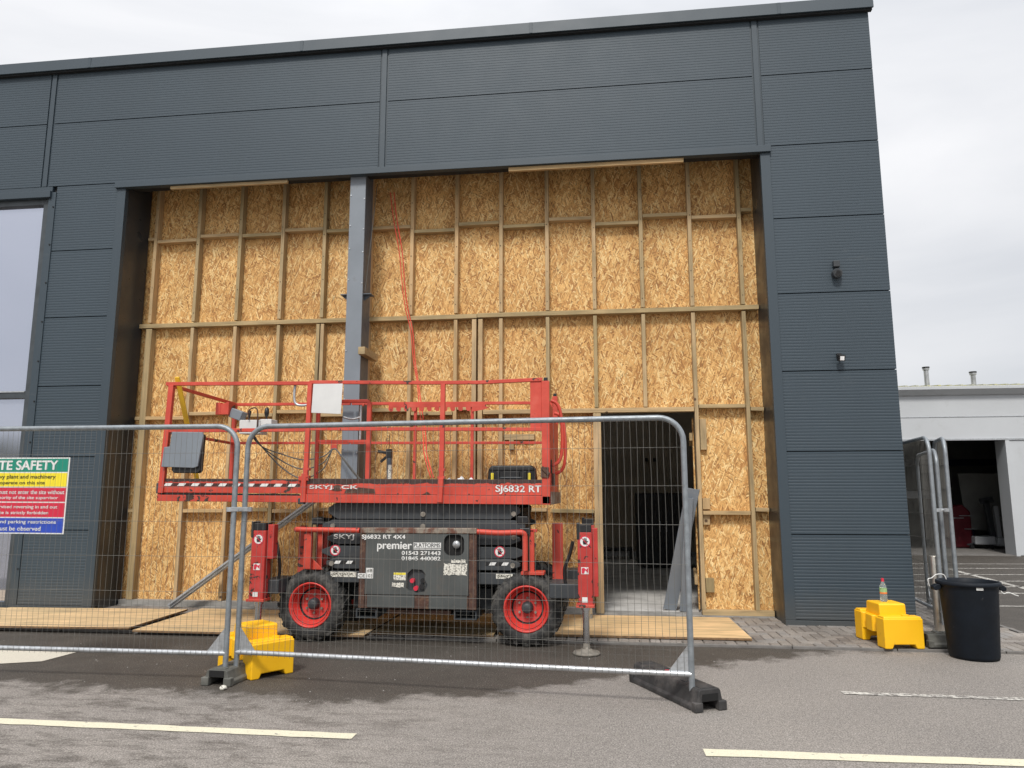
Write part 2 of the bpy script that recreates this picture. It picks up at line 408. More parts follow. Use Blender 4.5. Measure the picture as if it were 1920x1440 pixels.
_fonts = {}
def text(string, x0, x1, z0, z1, Y, mat, parent, name='lettering', bold=.0, xf=None, shear=0, fit='both'):
    cu = bpy.data.curves.new('t', 'FONT'); cu.body = string; cu.size = 1; cu.fill_mode = 'FRONT'; cu.shear = shear
    to = bpy.data.objects.new('t', cu); COL.objects.link(to)
    bpy.context.view_layer.update()
    dg = bpy.context.evaluated_depsgraph_get()
    me = bpy.data.meshes.new_from_object(to.evaluated_get(dg)); bpy.data.objects.remove(to)
    xs = [v.co.x for v in me.vertices]; ys = [v.co.y for v in me.vertices]
    ax, bx, ay, by = min(xs), max(xs), min(ys), max(ys)
    mb = MB(xf)
    sx = (x1-x0)/(bx-ax); sy = (z1-z0)/(by-ay)
    d = bold*.8*(z1-z0)*1.4; offs = [(0, 0)] if bold < .005 else [(0, 0), (d, 0), (-d, 0), (0, d*.7), (0, -d*.7)]
    fs = [tuple(p.vertices) for p in me.polygons]
    for i, (ox, oz) in enumerate(offs):
        mb.add([(x0+(v.co.x-ax)*sx+ox, Y-.0002*i, z0+(v.co.y-ay)*sy+oz) for v in me.vertices], fs)
    bpy.data.meshes.remove(me)
    return mb.build(name, mat, parent)

# ------------------------------------------------------------------ camera, light, sky
def cam():
    f, yaw, pitch, roll = 1371.678, 0.123626, 0.150043, -0.000604
    cy, sy, cp, sp, cr, sr = math.cos(yaw), math.sin(yaw), math.cos(pitch), math.sin(pitch), math.cos(roll), math.sin(roll)
    fw = Vector((-sy*cp, cy*cp, sp)); rt = Vector((cy, sy, 0)); up = rt.cross(fw)
    r2 = rt*cr+up*sr; u2 = -rt*sr+up*cr
    c = bpy.data.cameras.new('camera'); o = bpy.data.objects.new('camera', c); COL.objects.link(o)
    m = Matrix((r2, u2, -fw)).transposed().to_4x4(); m.translation = (-3.209824, -8.43955, 1.402387)
    o.matrix_world = m; c.sensor_width = 36; c.lens = 36*f/1920; c.clip_start = .05; c.clip_end = 2000
    S.camera = o
cam()
SUN_EL, SUN_AZ = R(50), R(188)     # azimuth clockwise from +Y: thin bright cloud behind the camera
su = bpy.data.lights.new('sun', 'SUN'); su.energy = 2.6; su.angle = R(11); su.color = (1, .96, .90)
so = bpy.data.objects.new('sun', su); COL.objects.link(so)
sd = Vector((math.sin(SUN_AZ)*math.cos(SUN_EL), math.cos(SUN_AZ)*math.cos(SUN_EL), math.sin(SUN_EL)))
so.rotation_euler = sd.to_track_quat('Z', 'Y').to_euler(); so.location = (0, -10, 20)
w = bpy.data.worlds.new('World'); S.world = w; w.use_nodes = True
nt = w.node_tree; N = nt.nodes; L = nt.links; N.clear()
out = N.new('ShaderNodeOutputWorld'); sky = N.new('ShaderNodeTexSky'); sky.sky_type = 'NISHITA'; sky.sun_disc = False
sky.sun_elevation = SUN_EL; sky.sun_rotation = SUN_AZ
b1 = N.new('ShaderNodeBackground'); b1.inputs[1].default_value = .1; L.new(sky.outputs[0], b1.inputs[0])
tc = N.new('ShaderNodeTexCoord'); mp = N.new('ShaderNodeMapping'); mp.inputs['Scale'].default_value = (1, 1, 3.2); mp.inputs['Rotation'].default_value = (0, .3, 0)
L.new(tc.outputs['Generated'], mp.inputs[0])
no = N.new('ShaderNodeTexNoise'); no.inputs['Scale'].default_value = 1.7; no.inputs['Detail'].default_value = 6; no.inputs['Roughness'].default_value = .5; no.inputs['Distortion'].default_value = .6
L.new(mp.outputs[0], no.inputs['Vector'])
cr = N.new('ShaderNodeValToRGB'); L.new(no.outputs['Fac'], cr.inputs[0])
cr.color_ramp.elements[0].position = .3; cr.color_ramp.elements[0].color = (.72, .74, .78, 1)
cr.color_ramp.elements[1].position = .68; cr.color_ramp.elements[1].color = (.97, .97, .985, 1)
sp_ = N.new('ShaderNodeSeparateXYZ'); L.new(tc.outputs['Generated'], sp_.inputs[0])
el = N.new('ShaderNodeValToRGB'); L.new(sp_.outputs[2], el.inputs[0])
e = el.color_ramp.elements; e[0].position = 0.; e[0].color = (.86, .86, .86, 1); e[1].position = 1.; e[1].color = (2.1, 2.1, 2.1, 1)
k = e.new(.55); k.color = (1.12, 1.12, 1.12, 1)
mu = N.new('ShaderNodeMix'); mu.data_type = 'RGBA'; mu.blend_type = 'MULTIPLY'; mu.inputs[0].default_value = 1; L.new(cr.outputs[0], mu.inputs[6]); L.new(el.outputs[0], mu.inputs[7])
# low dark belt of distant trees and roofs on the side away from the building
hz = N.new('ShaderNodeTexNoise'); hz.inputs['Scale'].default_value = 9; hz.inputs['Detail'].default_value = 5; L.new(tc.outputs['Generated'], hz.inputs['Vector'])
def mth(op, a, b, c=False):
    n = N.new('ShaderNodeMath'); n.operation = op; n.use_clamp = c
    for i, v in ((0, a), (1, b)):
        if isinstance(v, (int, float)): n.inputs[i].default_value = v
        else: L.new(v, n.inputs[i])
    return n.outputs[0]
top = mth('ADD', mth('MULTIPLY', hz.outputs['Fac'], .10), .01)
belt = mth('MULTIPLY', mth('MULTIPLY', mth('SUBTRACT', top, sp_.outputs[2]), 40., True), mth('MULTIPLY', mth('SUBTRACT', -.05, sp_.outputs[1]), 12., True))
mb_ = N.new('ShaderNodeMix'); mb_.data_type = 'RGBA'; L.new(belt, mb_.inputs[0]); L.new(mu.outputs[2], mb_.inputs[6]); mb_.inputs[7].default_value = (.05, .06, .05, 1)
b2 = N.new('ShaderNodeBackground'); b2.inputs[1].default_value = 1.0; L.new(mb_.outputs[2], b2.inputs[0])
ms = N.new('ShaderNodeMixShader'); ms.inputs[0].default_value = .92; L.new(b1.outputs[0], ms.inputs[1]); L.new(b2.outputs[0], ms.inputs[2]); L.new(ms.outputs[0], out.inputs[0])
S.view_settings.view_transform = 'Standard'; S.view_settings.look = 'None'; S.view_settings.exposure = 0; S.view_settings.gamma = 1

# ------------------------------------------------------------------ ground
g = MB(); g.add([(-300,-300,0),(300,-300,0),(300,300,0),(-300,300,0)], [(0,1,2,3)])
struct(g.build('ground', M['asphalt']))

def brick_field():
    mb = MB()
    def inside(x, y):
        if -12.5 < x < .55 and -1.13 < y < .44: return True
        if .08 < x < .92 and -1.13 < y < 3.5: return True
        return .55 < x < 4 and -1.13 < y < -.22
    u = .1; gp = .004
    for i in range(-130, 45):
        for j in range(-14, 40):
            d = (i-j) % 4
            if d == 0: w, h = 2, 1
            elif d == 3: w, h = 1, 2
            else: continue
            x0, y0 = i*u, j*u; x1, y1 = x0+w*u, y0+h*u
            cx, cy = (x0+x1)/2, (y0+y1)/2
            if not inside(cx, cy): continue
            x0, x1 = x0+gp, x1-gp; y0, y1 = max(y0+gp, -1.125), y1-gp
            if cx < .03: y1 = min(y1, .44)
            if y1-y0 < .02: continue
            z = .022+random.uniform(-.0015, .0015); c = .006
            mb.add([(x0,y0,.006),(x1,y0,.006),(x1,y1,.006),(x0,y1,.006),(x0,y0,z-c),(x1,y0,z-c),(x1,y1,z-c),(x0,y1,z-c),
                    (x0+c,y0+c,z),(x1-c,y0+c,z),(x1-c,y1-c,z),(x0+c,y1-c,z)],
                   [(0,1,5,4),(1,2,6,5),(2,3,7,6),(3,0,4,7),(4,5,9,8),(5,6,10,9),(6,7,11,10),(7,4,8,11),(8,9,10,11)])
    struct(mb.build('pavement', M['brick']))
    j = MB(); j.box(-12.5, 4, -1.13, -.22, -.02, .012); j.box(-12.5, .92, -.22, .44, -.02, .012); j.box(.04, .92, .44, 3.5, -.02, .012)
    struct(j.build('pavement_bed', plain('sand_joint', (.085, .075, .065), .9)))
brick_field()
k = MB()
x = -12.5
while x < 4: k.box(x+.004, min(x+.91, 4), -1.172, -1.135, -.05, .022); x += .915
y = 0
k.box(.925, .975, -.17, 3.5, -.05, .026); k.box(.98, 4, -.215, -.17, -.05, .026)
struct(k.build('kerb', M['kerb'], bev=.004))
def mark(pts, m, name='road_marking', z=.004):
    mb = MB(); mb.add([(x, y, z) for x, y in pts], [tuple(range(len(pts)))]); return struct(mb.build(name, m))
def line_mark(a, b, w, m, jag=.006, z=.004):
    a = Vector(a); b = Vector(b); d = (b-a); n = max(6, int(d.length/.12)); p = Vector((-d.y, d.x)).normalized()*w/2
    mb = MB(); vs = []
    for i in range(n+1):
        c = a+d*i/n
        for sgn in (-1, 1):
            q = c+p*sgn*(1+random.uniform(-jag, jag)/w*2); vs.append((q.x, q.y, z))
    mb.add(vs, [(2*i, 2*i+2, 2*i+3, 2*i+1) for i in range(n)])
    struct(mb.build('road_marking', m))
line_mark((-11, -4.0), (-4.69, -4.045), .10, M['mline'])
line_mark((-2.69, -4.07), (3.0, -3.93), .11, M['mline'])
line_mark((-1.55, -2.70), (4.2, -2.80), .07, M['mfaint'])
mark([(-12, -2.03), (-7.93, -1.98), (-7.98, -2.48), (-8.25, -2.60), (-12, -2.66)], M['mpatch'])
for a, b in (((2.6, 7.70), (9, 8.3)), ((2.4, 6.75), (8, 7.3)), ((2.0, 5.58), (8, 6.2)), ((1.6, 4.55), (8, 5.2)), ((1.3, 3.72), (8, 4.6)), ((1.05, 3.0), (8, 3.7)), ((1.0, 1.78), (6, 2.1))):
    line_mark(a, b, .08, M['mfaint'], .01)
line_mark((2.9, 1.8), (3.3, 7.4), .10, M['mfaint'], .01)

# ------------------------------------------------------------------ main building
XA, XB, XC = -10.45, -9.49, -1.195
ZT = 7.13
Z0 = .073
bl = thing('commercial_building', (-8, 6, 0), 'dark grey metal clad warehouse building with a boarded up entrance bay', 'building')
def ribbed(x0, x1, z0, z1, name='wall_panel', Y=0.0):
    mb = MB(); pitch = .9/26; g_ = .006
    zs = []; z = z0+g_
    while z < z1-g_-.001:
        for dz, dy in ((0, 0), (.021, 0), (.0245, .0019), (.031, .0019), (pitch, 0)):
            zz = min(z+dz, z1-g_)
            if not zs or zz > zs[-1][0]+1e-5: zs.append((zz, dy))
        z += pitch
    x0 += .002; x1 -= .002
    prof = [(Y+.04, z0+g_)]+[(Y+d, a) for a, d in zs]+[(Y+.04, zs[-1][0])]
    n = len(prof); vs = [(x0, a, b) for a, b in prof]+[(x1, a, b) for a, b in prof]
    mb.add(vs, [(i, i+1, n+i+1, n+i) for i in range(n-1)]+[tuple(range(n))[::-1], tuple(range(n, 2*n))])
    return mb.build(name, M['clad'], bl)
for k in range(6): ribbed(XC, 0.03, Z0+.9*k, Z0+.9*(k+1))
for x0, x1 in ((-1.245, .03), (-5.855, -1.345), (-10.505, -5.96), (-16, -10.615)):
    ribbed(x0, x1, 5.473, 6.373); ribbed(x0, x1, 6.373, ZT)
for k in range(6): ribbed(-10.37, -9.49, Z0+.9*k, Z0+.9*(k+1))
bk = MB(); bk.box(XC, .02, .04, .2, .02, ZT-.01); bk.box(-10.5, XB, .04, .2, .02, 5.46); bk.box(-16, XC-.001, .041, .2, 5.42, ZT-.01)
bk.build('backing_wall', M['joint'], bl)
for x in (-10.56, -5.91, -1.295):   # vertical joint cover strips
    s = MB(); s.box(x-.055, x+.055, .012, .04, 5.475, ZT); s.box(x-.032, x+.032, -.006, .012, 5.475, ZT); s.build('joint_strip', M['trim'], bl, .003)
c = MB(); x = -16.0
while x < .06:
    x2 = min(x+3.0, .07)
    c.prism([(-.075, 7.115), (-.07, 7.265), (.5, 7.33), (.5, 7.26), (-.045, 7.2), (-.05, 7.115)], x+.003, x2, 'x')
    c.box(x2-.03, x2+.01, -.0768, -.073, 7.118, 7.262) if x2 < 0 else None
    x += 3.0
c.build('roof_coping', M['trim'], bl, .003)
c = MB(); c.box(-16, .06, -.048, .0, 7.095, 7.12); c.build('painted_coping_shadow', M['joint'], bl)  # near-black strip paints the shadow line below the coping
l = MB(); l.box(-9.51, -1.185, -.045, .04, 5.388, 5.468); l.build('lintel_flashing', M['trim'], bl, .004)
l = MB(); l.box(-16, -10.43, -.045, .04, 5.31, 5.40); l.box(-16, -10.43, -.01, .04, 5.40, 5.468); l.build('window_head_flashing', M['trim'], bl, .004)
for a, b in ((-9.49, -9.37), (-1.305, -1.195), (-10.47, -10.37)):
    s = MB(); s.box(a, b, -.012, .05, .073, 5.388); s.build('corner_trim', M['trim'], bl, .003)
s = MB()
for z in [.5+.52*i for i in range(10)]:
    s.cyl((-10.39, -.013, z), (-10.39, -.02, z), .011, n=8)
s.build('fixing_screws', M['joint'], bl)
b = MB(); b.box(-10.47, -9.37, -.02, .1, .0, .07); b.box(-1.305, .034, -.02, .1, .0, .07); b.build('base_flashing', M['trim'], bl, .003)
r_ = MB(); r_.box(-9.5, -9.37, .05, .545, .0, 5.77); r_.build('opening_reveal', M['trimdark'], bl, .003)
r_ = MB(); r_.box(-1.30, -1.19, .05, .57, .0, 5.77); r_.build('opening_reveal', M['trimdark'], bl, .003)
s = MB(); s.box(-9.5, -1.19, .2, .9, 5.78, 5.82); s.build('soffit', M['trimdark'], bl)
# window bay on the left
f = MB(); f.box(-10.56, -10.475, .02, .12, .0, 5.31); f.box(-16, -10.56, .02, .12, 5.235, 5.31); f.box(-16, -10.56, .02, .12, 2.63, 2.72); f.box(-16, -10.56, .02, .12, .0, .1); f.box(-13.1, -13.02, .02, .12, .1, 5.235)
fr = f.build('window_frame', M['frame'], bl, .003)
for z0, z1 in ((2.72, 5.235), (.1, 2.63)):
    p = MB(); p.box(-13.02, -10.56, .075, .095, z0, z1); p.build('pane', M['glass'], fr)
    p = MB(); p.box(-16, -13.1, .075, .095, z0, z1); p.build('pane', M['glass'], fr)
f = MB(); f.box(-16, -10.565, .01, .02, 2.705, 2.722); f.build('transom_capping', M['galv'], fr)
# rest of shell
s = MB(); s.box(-.1, .029, .05, 13, 0, 7.2); s.box(-16.1, -16, 0, 13, 0, 7.2); s.box(-16, -.1, 12.9, 13, 0, 7.2); s.build('side_wall', M['clad'], bl)
s = MB(); s.box(-16, -6, .2, 13, 7.08, 7.2); s.box(-6, -3, .2, 5.5, 7.08, 7.2); s.box(-6, -3, 8.0, 13, 7.08, 7.2); s.box(-3, 0.03, .2, 13, 7.08, 7.2); s.build('roof', M['trim'], bl)  # roof left open for the light opening added over the room
tl = bpy.data.materials.new('added_rooflight_sheet'); tl.use_nodes = True; tn = tl.node_tree.nodes; tn.clear()
_o = tn.new('ShaderNodeOutputMaterial'); _t = tn.new('ShaderNodeBsdfTranslucent'); _t.inputs[0].default_value = (.42, .42, .40, 1); tl.node_tree.links.new(_t.outputs[0], _o.inputs[0])
s = MB(); s.add([(-6, 5.5, 7.14), (-3, 5.5, 7.14), (-3, 8.0, 7.14), (-6, 8.0, 7.14)], [(0, 1, 2, 3)]); s.build('added_rooflight', tl, bl)  # unseen translucent sheet, added to brighten the room behind the doorway
s = MB(); s.box(-9.36, -1.31, .45, .70, -.02, .03); s.build('threshold_slab', M['concrete'], bl, .006)
s = MB(); s.box(-16, -.1, .70, 12.9, -.02, .028); s.build('interior_floor', M['slab'], bl)
s = MB(); s.box(-9, -.1, 8.7, 8.8, .03, 7.0); s.box(-9.1, -9, .9, 8.7, .03, 7.0); s.build('interior_wall', M['inner'], bl)
s = MB(); s.box(-2.26, -2.20, 8.66, 8.7, 2.15, 2.23); s.box(-2.08, -2.02, 8.66, 8.7, 2.15, 2.23); s.build('wall_socket', M['black'], bl)
s = MB(); s.box(-4, -.5, 8.655, 8.699, .03, .13); s.build('skirting', M['galv'], bl)
c_ = thing('dark_cabinet', (-2.1, 6.3, .03), 'dark tall cupboard standing inside the unlit unit behind the doorway', 'cabinet')
s = MB(); s.box(-2.6, -1.6, 6, 6.6, .1, 1.43); s.box(-2.5, -1.7, 6.05, 6.55, .03, .1); s.build('carcass', M['black'], c_, .01)
for a, b in ((-2.58, -2.11), (-2.09, -1.62)):
    s = MB(); s.box(a, b, 5.98, 5.999, .12, 1.41); d = s.build('door', M['dark'], c_, .004)
    s = MB(); xx = b-.05 if a < -2.2 else a+.05; s.bar((xx, 5.965, .7), (xx, 5.965, .9), .015, .02); s.build('handle', M['galv'], d)
c_ = thing('low_bench', (-3.0, 8.0, .03), 'low dark bench against the back wall inside the unit', 'bench')
s = MB(); s.box(-3.3, -2.6, 7.8, 8.2, .2, .26); s.build('seat', M['dark'], c_, .01)
for a in (-3.25, -2.65):
    s = MB(); s.box(a-.03, a+.03, 7.85, 8.15, .03, .2); s.build('leg', M['dark'], c_)

# ------------------------------------------------------------------ timber partition
pt = thing('timber_partition', (-5.3, .5, 0), 'timber stud hoarding sheeted with golden strand board filling the entrance bay', 'hoarding')
YF, YO = .47, .575       # stud front, board face
def board(x0, x1, z0, z1):
    s = MB(); s.box(x0+.0015, x1-.0015, YO, YO+.018, z0+.0015, z1-.0015); s.build('strand_board', M['osb'], pt)
BX = [-9.49, -8.0, -6.8, -5.62, -4.45, -3.26]
for i in range(5):
    board(BX[i], BX[i+1], .04, 2.44)
board(-2.10, -1.20, .04, 2.44)
BX2 = BX[:-1]+[-3.26, -2.10, -1.20]
for i in range(len(BX2)-1):
    board(BX2[i], BX2[i+1], 2.44, 3.64); board(BX2[i], BX2[i+1], 3.64, 5.775)
def stud(x, z0, z1, w=.047, y0=YF, lean=0):
    s = MB(); s.bar((x, (y0+YO)/2-.001, z0), (x+lean, (y0+YO)/2-.001, z1), w, YO-y0-.004, (0,1,0)); s.build('stud', M['timber_v'], pt, .003)
def nog(x0, x1, z, h=.044, y0=YF+.004):
    s = MB(); s.bar((x0, (y0+YO)/2-.001, z), (x1, (y0+YO)/2-.001, z+random.uniform(-.006, .006)), YO-y0-.004, h); s.build('noggin', M['timber_h'], pt, .003)
ux = [-9.22, -8.60, -8.0, -7.40, -6.82, -6.20, -5.63, -5.04, -4.46, -3.87, -3.28, -2.69, -2.09, -1.49]
for x in ux: stud(x, 3.685, 5.77, .046)
mxs = ux[:8]+[-4.80, -4.72, -4.46, -3.87, -3.28, -2.69, -2.09, -1.49]
mxs[4:5] = [-6.86, -6.80]
for x in mxs:
    z0 = 2.45 if -3.3 < x < -2.2 or abs(x+3.87) < .02 else .09
    if abs(x+2.09) < .01: z0 = .09
    if abs(x+3.28) < .02: z0 = 2.45
    stud(x, z0, 3.60, .085 if abs(x+9.22) < .02 else .045 if abs(x+4.76) > .06 else .056)
stud(-3.275, .09, 2.385, .09); 
s = MB(); s.box(-3.325, -3.231, YF-.03, YO+.05, .031, 2.37); s.build('door_post', M['timber_v'], pt, .003)
s = MB(); s.box(-9.36, -4.765, YF-.004, YO-.004, 3.612, 3.668); s.build('mid_rail', M['timber_h'], pt, .003)
s = MB(); s.box(-4.76, -1.31, YF-.006, YO-.004, 3.618, 3.674); s.build('mid_rail', M['timber_h'], pt, .003)
s = MB(); s.box(-4.68, -2.12, YF-.004, YO-.004, 2.388, 2.442); s.build('door_header', M['timber_h'], pt, .003)
s = MB(); s.box(-9.36, -3.33, YF, YO-.004, .031, .088); s.build('sole_plate', M['concrete'], pt, .003)
s = MB(); s.box(-2.11, -1.31, YF, YO-.004, .031, .088); s.build('sole_plate', M['timber_h'], pt, .003)
E_ = [-9.36]+ux+[-1.31]
n1 = [4.86, 4.82, 4.87, 4.85, 4.90, 4.86, 4.87, 4.80, 4.87, 4.81, 4.88, 4.79, 4.87, 4.82, 4.89]
for i in range(len(E_)-1):
    if i == 5: nog(E_[i]+.027, E_[i+1]-.027, n1[i]); continue
    nog(E_[i]+.027, E_[i+1]-.027, n1[i])
lowx = [-9.36, -9.22, -8.60, -8.0, -7.40, -6.83, -6.20, -5.63, -5.04, -4.84]
n3 = [2.40, 2.40, 2.45, 2.42, 2.46, 2.41, 2.46, 2.41, 2.47]
for i in range(9): nog(lowx[i]+.03, lowx[i+1]-.03, n3[i])
nog(-2.06, -1.52, 2.45); nog(-1.46, -1.31, 2.41)
n4 = [1.20, 1.21, 1.20, 1.22, 1.20, 1.22, 1.20, 1.22, 1.20]
for i in range(9):
    if i == 1: continue
    nog(lowx[i]+.03, lowx[i+1]-.03, n4[i])
nog(-2.06, -1.52, 1.19); nog(-1.46, -1.31, 1.23); nog(-4.43, -3.9, 1.22); nog(-3.84, -3.33, 1.21)
for x0, x1, z0, z1 in ((-2.055, -1.98, 1.93, 2.30), (-2.055, -1.97, 1.23, 1.36), (-2.055, -1.98, 1.05, 1.17), (-2.055, -1.96, .28, .44), (-4.42, -4.05, 2.07, 2.14), (-4.36, -4.30, 1.95, 2.07)):
    s = MB(); s.box(x0, x1, YO-.055, YO-.003, z0, z1); s.build('packer', M['timber_v'] if z1-z0 > .1 else M['timber_h'], pt, .003)
s = MB(); rs = random.Random(5)
for x in ux:
    z = 3.8
    while z < 5.3:
        s.cyl((x+rs.uniform(-.01, .01), YF, z), (x, YF-.0025, z), .0055, n=6); z += rs.uniform(.28, .4)
o_ = s.build('screw_heads', M['joint'], pt); o_['kind'] = 'stuff'
dl = thing('site_door', (-2.12, .68, .03), 'plain strand board door folded open inside the dark doorway', 'door')
s = MB(); s.prism([(-2.125, .70), (-2.107, .70), (-1.99, 1.75), (-2.008, 1.75)], .06, 2.33, 'z'); s.build('door_leaf', M['osb'], dl)
for z in (.35, 1.2, 2.05):
    s = MB(); s.prism([(-2.165, .66), (-2.127, .66), (-2.02, 1.7), (-2.058, 1.7)], z, z+.095, 'z'); s.build('batten', M['timber_h'], dl, .003)
# battens left under the lintel
for i, (x0, x1, z) in enumerate(((-8.75, -7.15, 5.345), (-4.30, -2.19, 5.335))):
    s = MB(); s.box(x0, x1, -.005, .035, z, 5.386)
    tag(s.build('timber_batten', M['timber_h'], loc=((x0+x1)/2, 0, z), bev=.003), ('shorter thin pale timber batten tucked under the left half of the lintel', 'longer thin pale timber batten tucked under the lintel above the doorway side')[i], 'batten')

# steel column
sc_ = thing('steel_column', (-6.23, .2, 0), 'grey steel column standing in front of the strand board between the two bays', 'column')
s = MB(); s.box(-6.33, -6.13, .05, .064, .03, 5.44); s.box(-6.33, -6.13, .336, .35, .03, 5.77); s.build('flange', M['steel_grey'], sc_)
s = MB(); s.box(-6.235, -6.225, .064, .336, .03, 5.43); s.box(-6.132, -6.128, .066, .334, .03, 5.43); s.build('web', M['steel_dark'], sc_)
for a, b in ((-6.42, -6.331), (-6.128, -6.03)):
    s = MB(); s.box(a, b, .07, .2, 3.86, 3.872); s.prism([(a, 3.86), (b, 3.86), (b if a < -6.3 else a, 3.79)], .12, .13, 'y'); s.build('cleat', M['steel_dark'], sc_)
s = MB()
for z in (1.9, 2.5, 3.1, 4.0, 4.4, 4.7, 5.1):
    s.cyl((-6.14, .05, z), (-6.14, .043, z), .009, n=8); s.cyl((-6.315, .05, z+.05), (-6.315, .043, z+.05), .009, n=8)
s.build('bolt', M['galv'], sc_)
s = MB(); s.box(-6.124, -6.04, -.06, .46, 3.08, 3.17)
tag(s.build('timber_offcut', M['timber_h'], loc=(-6.08, .2, 3.08), bev=.004), 'short timber offcut wedged against the side of the grey steel column', 'timber')
s = MB(); s.tube([(-6.06, .3, 5.4), (-6.09, .2, 4.6), (-6.115, .1, 3.9)], .004, 6)
tag(s.build('thin_wire', M['cable'], loc=(-6.08, .2, 4)), 'thin grey wire slanting down beside the steel column', 'wire')
rc = MB()
P_ = [(-5.87, .42, 5.33), (-5.83, .42, 5.0), (-5.74, .42, 4.5), (-5.70, .42, 4.1), (-5.66, .42, 3.8), (-5.58, .42, 3.45), (-5.54, .4, 3.1), (-5.46, .3, 2.75), (-5.36, .1, 2.4), (-5.25, -.15, 2.1), (-5.17, -.4, 1.85), (-5.02, -.7, 1.58)]
def smooth(P, n=5):
    P = [Vector(p) for p in P]; o = []
    for i in range(len(P)-1):
        p0 = P[max(i-1, 0)]; p1 = P[i]; p2 = P[i+1]; p3 = P[min(i+2, len(P)-1)]
        for k in range(n):
            t = k/n; o.append(.5*((2*p1)+(p2-p0)*t+(2*p0-5*p1+4*p2-p3)*t*t+(3*p1-p0-3*p2+p3)*t**3))
    o.append(P[-1]); return o
rc.tube(smooth(P_), .0068, 6)
rc.tube(smooth([(a-.05+.05*i/11, b+.005, c_) for i, (a, b, c_) in enumerate(P_[:8])]+[(a-.03, b, c_) for a, b, c_ in P_[8:]]), .006, 6)
tag(rc.build('red_cable', M['redcable'], loc=(-5.5, .3, 2)), 'long red cable hanging in loops from the soffit down to the lift platform', 'cable')

# ------------------------------------------------------------------ things fixed to the right wall
s_ = thing('wall_siren', (-.54, -.01, 3.9), 'round black sounder with a small square box above it on the right wall', 'alarm')
s = MB(); s.box(-.575, -.505, -.05, .004, 3.955, 4.03); s.build('junction_box', M['dark'], s_, .008)
s = MB(); s.cyl((-.54, .004, 3.88), (-.54, -.05, 3.88), .055, n=24); s.cyl((-.545, -.05, 3.875), (-.55, -.09, 3.865), .05, .045, 24); s.build('sounder', M['dark'], s_, .004)
s = MB(); s.cyl((-.55, -.091, 3.865), (-.551, -.094, 3.8645), .032, n=20); s.build('grille', M['black'], s_)
s_ = thing('wall_lamp', (-.58, -.01, 2.9), 'small black floodlight with a square white lens low on the right wall', 'lamp')
s = MB(); s.box(-.60, -.55, -.03, .004, 2.92, 2.96); s.bar((-.575, -.03, 2.94), (-.575, -.07, 2.92), .02, .02); s.build('bracket', M['black'], s_, .003)
s = MB(); s.bar((-.575, -.055, 2.905), (-.57, -.10, 2.89), .075, .07); s.build('housing', M['black'], s_, .006)
s = MB(); s.bar((-.5695, -.1005, 2.89), (-.569, -.104, 2.889), .045, .045); s.build('lens', M['lens'], s_)

# ------------------------------------------------------------------ scissor lift
lf = thing('scissor_lift', (-5.0, -.8, 0), 'red and dark grey scissor lift on outriggers with its deck extended beyond the chassis', 'scissor lift')
YN, YR = -1.45, -.05              # near and rear side of the platform
tilt = lambda p: Vector((p[0], p[1], p[2]-(p[0]+5)*.008))
def sq(pts, w=.04, mb=None, mi=0):
    mb = mb or MB(tilt)
    for a, b in zip(pts[:-1], pts[1:]): mb.bar(a, b, w, w, mi=mi)
    return mb
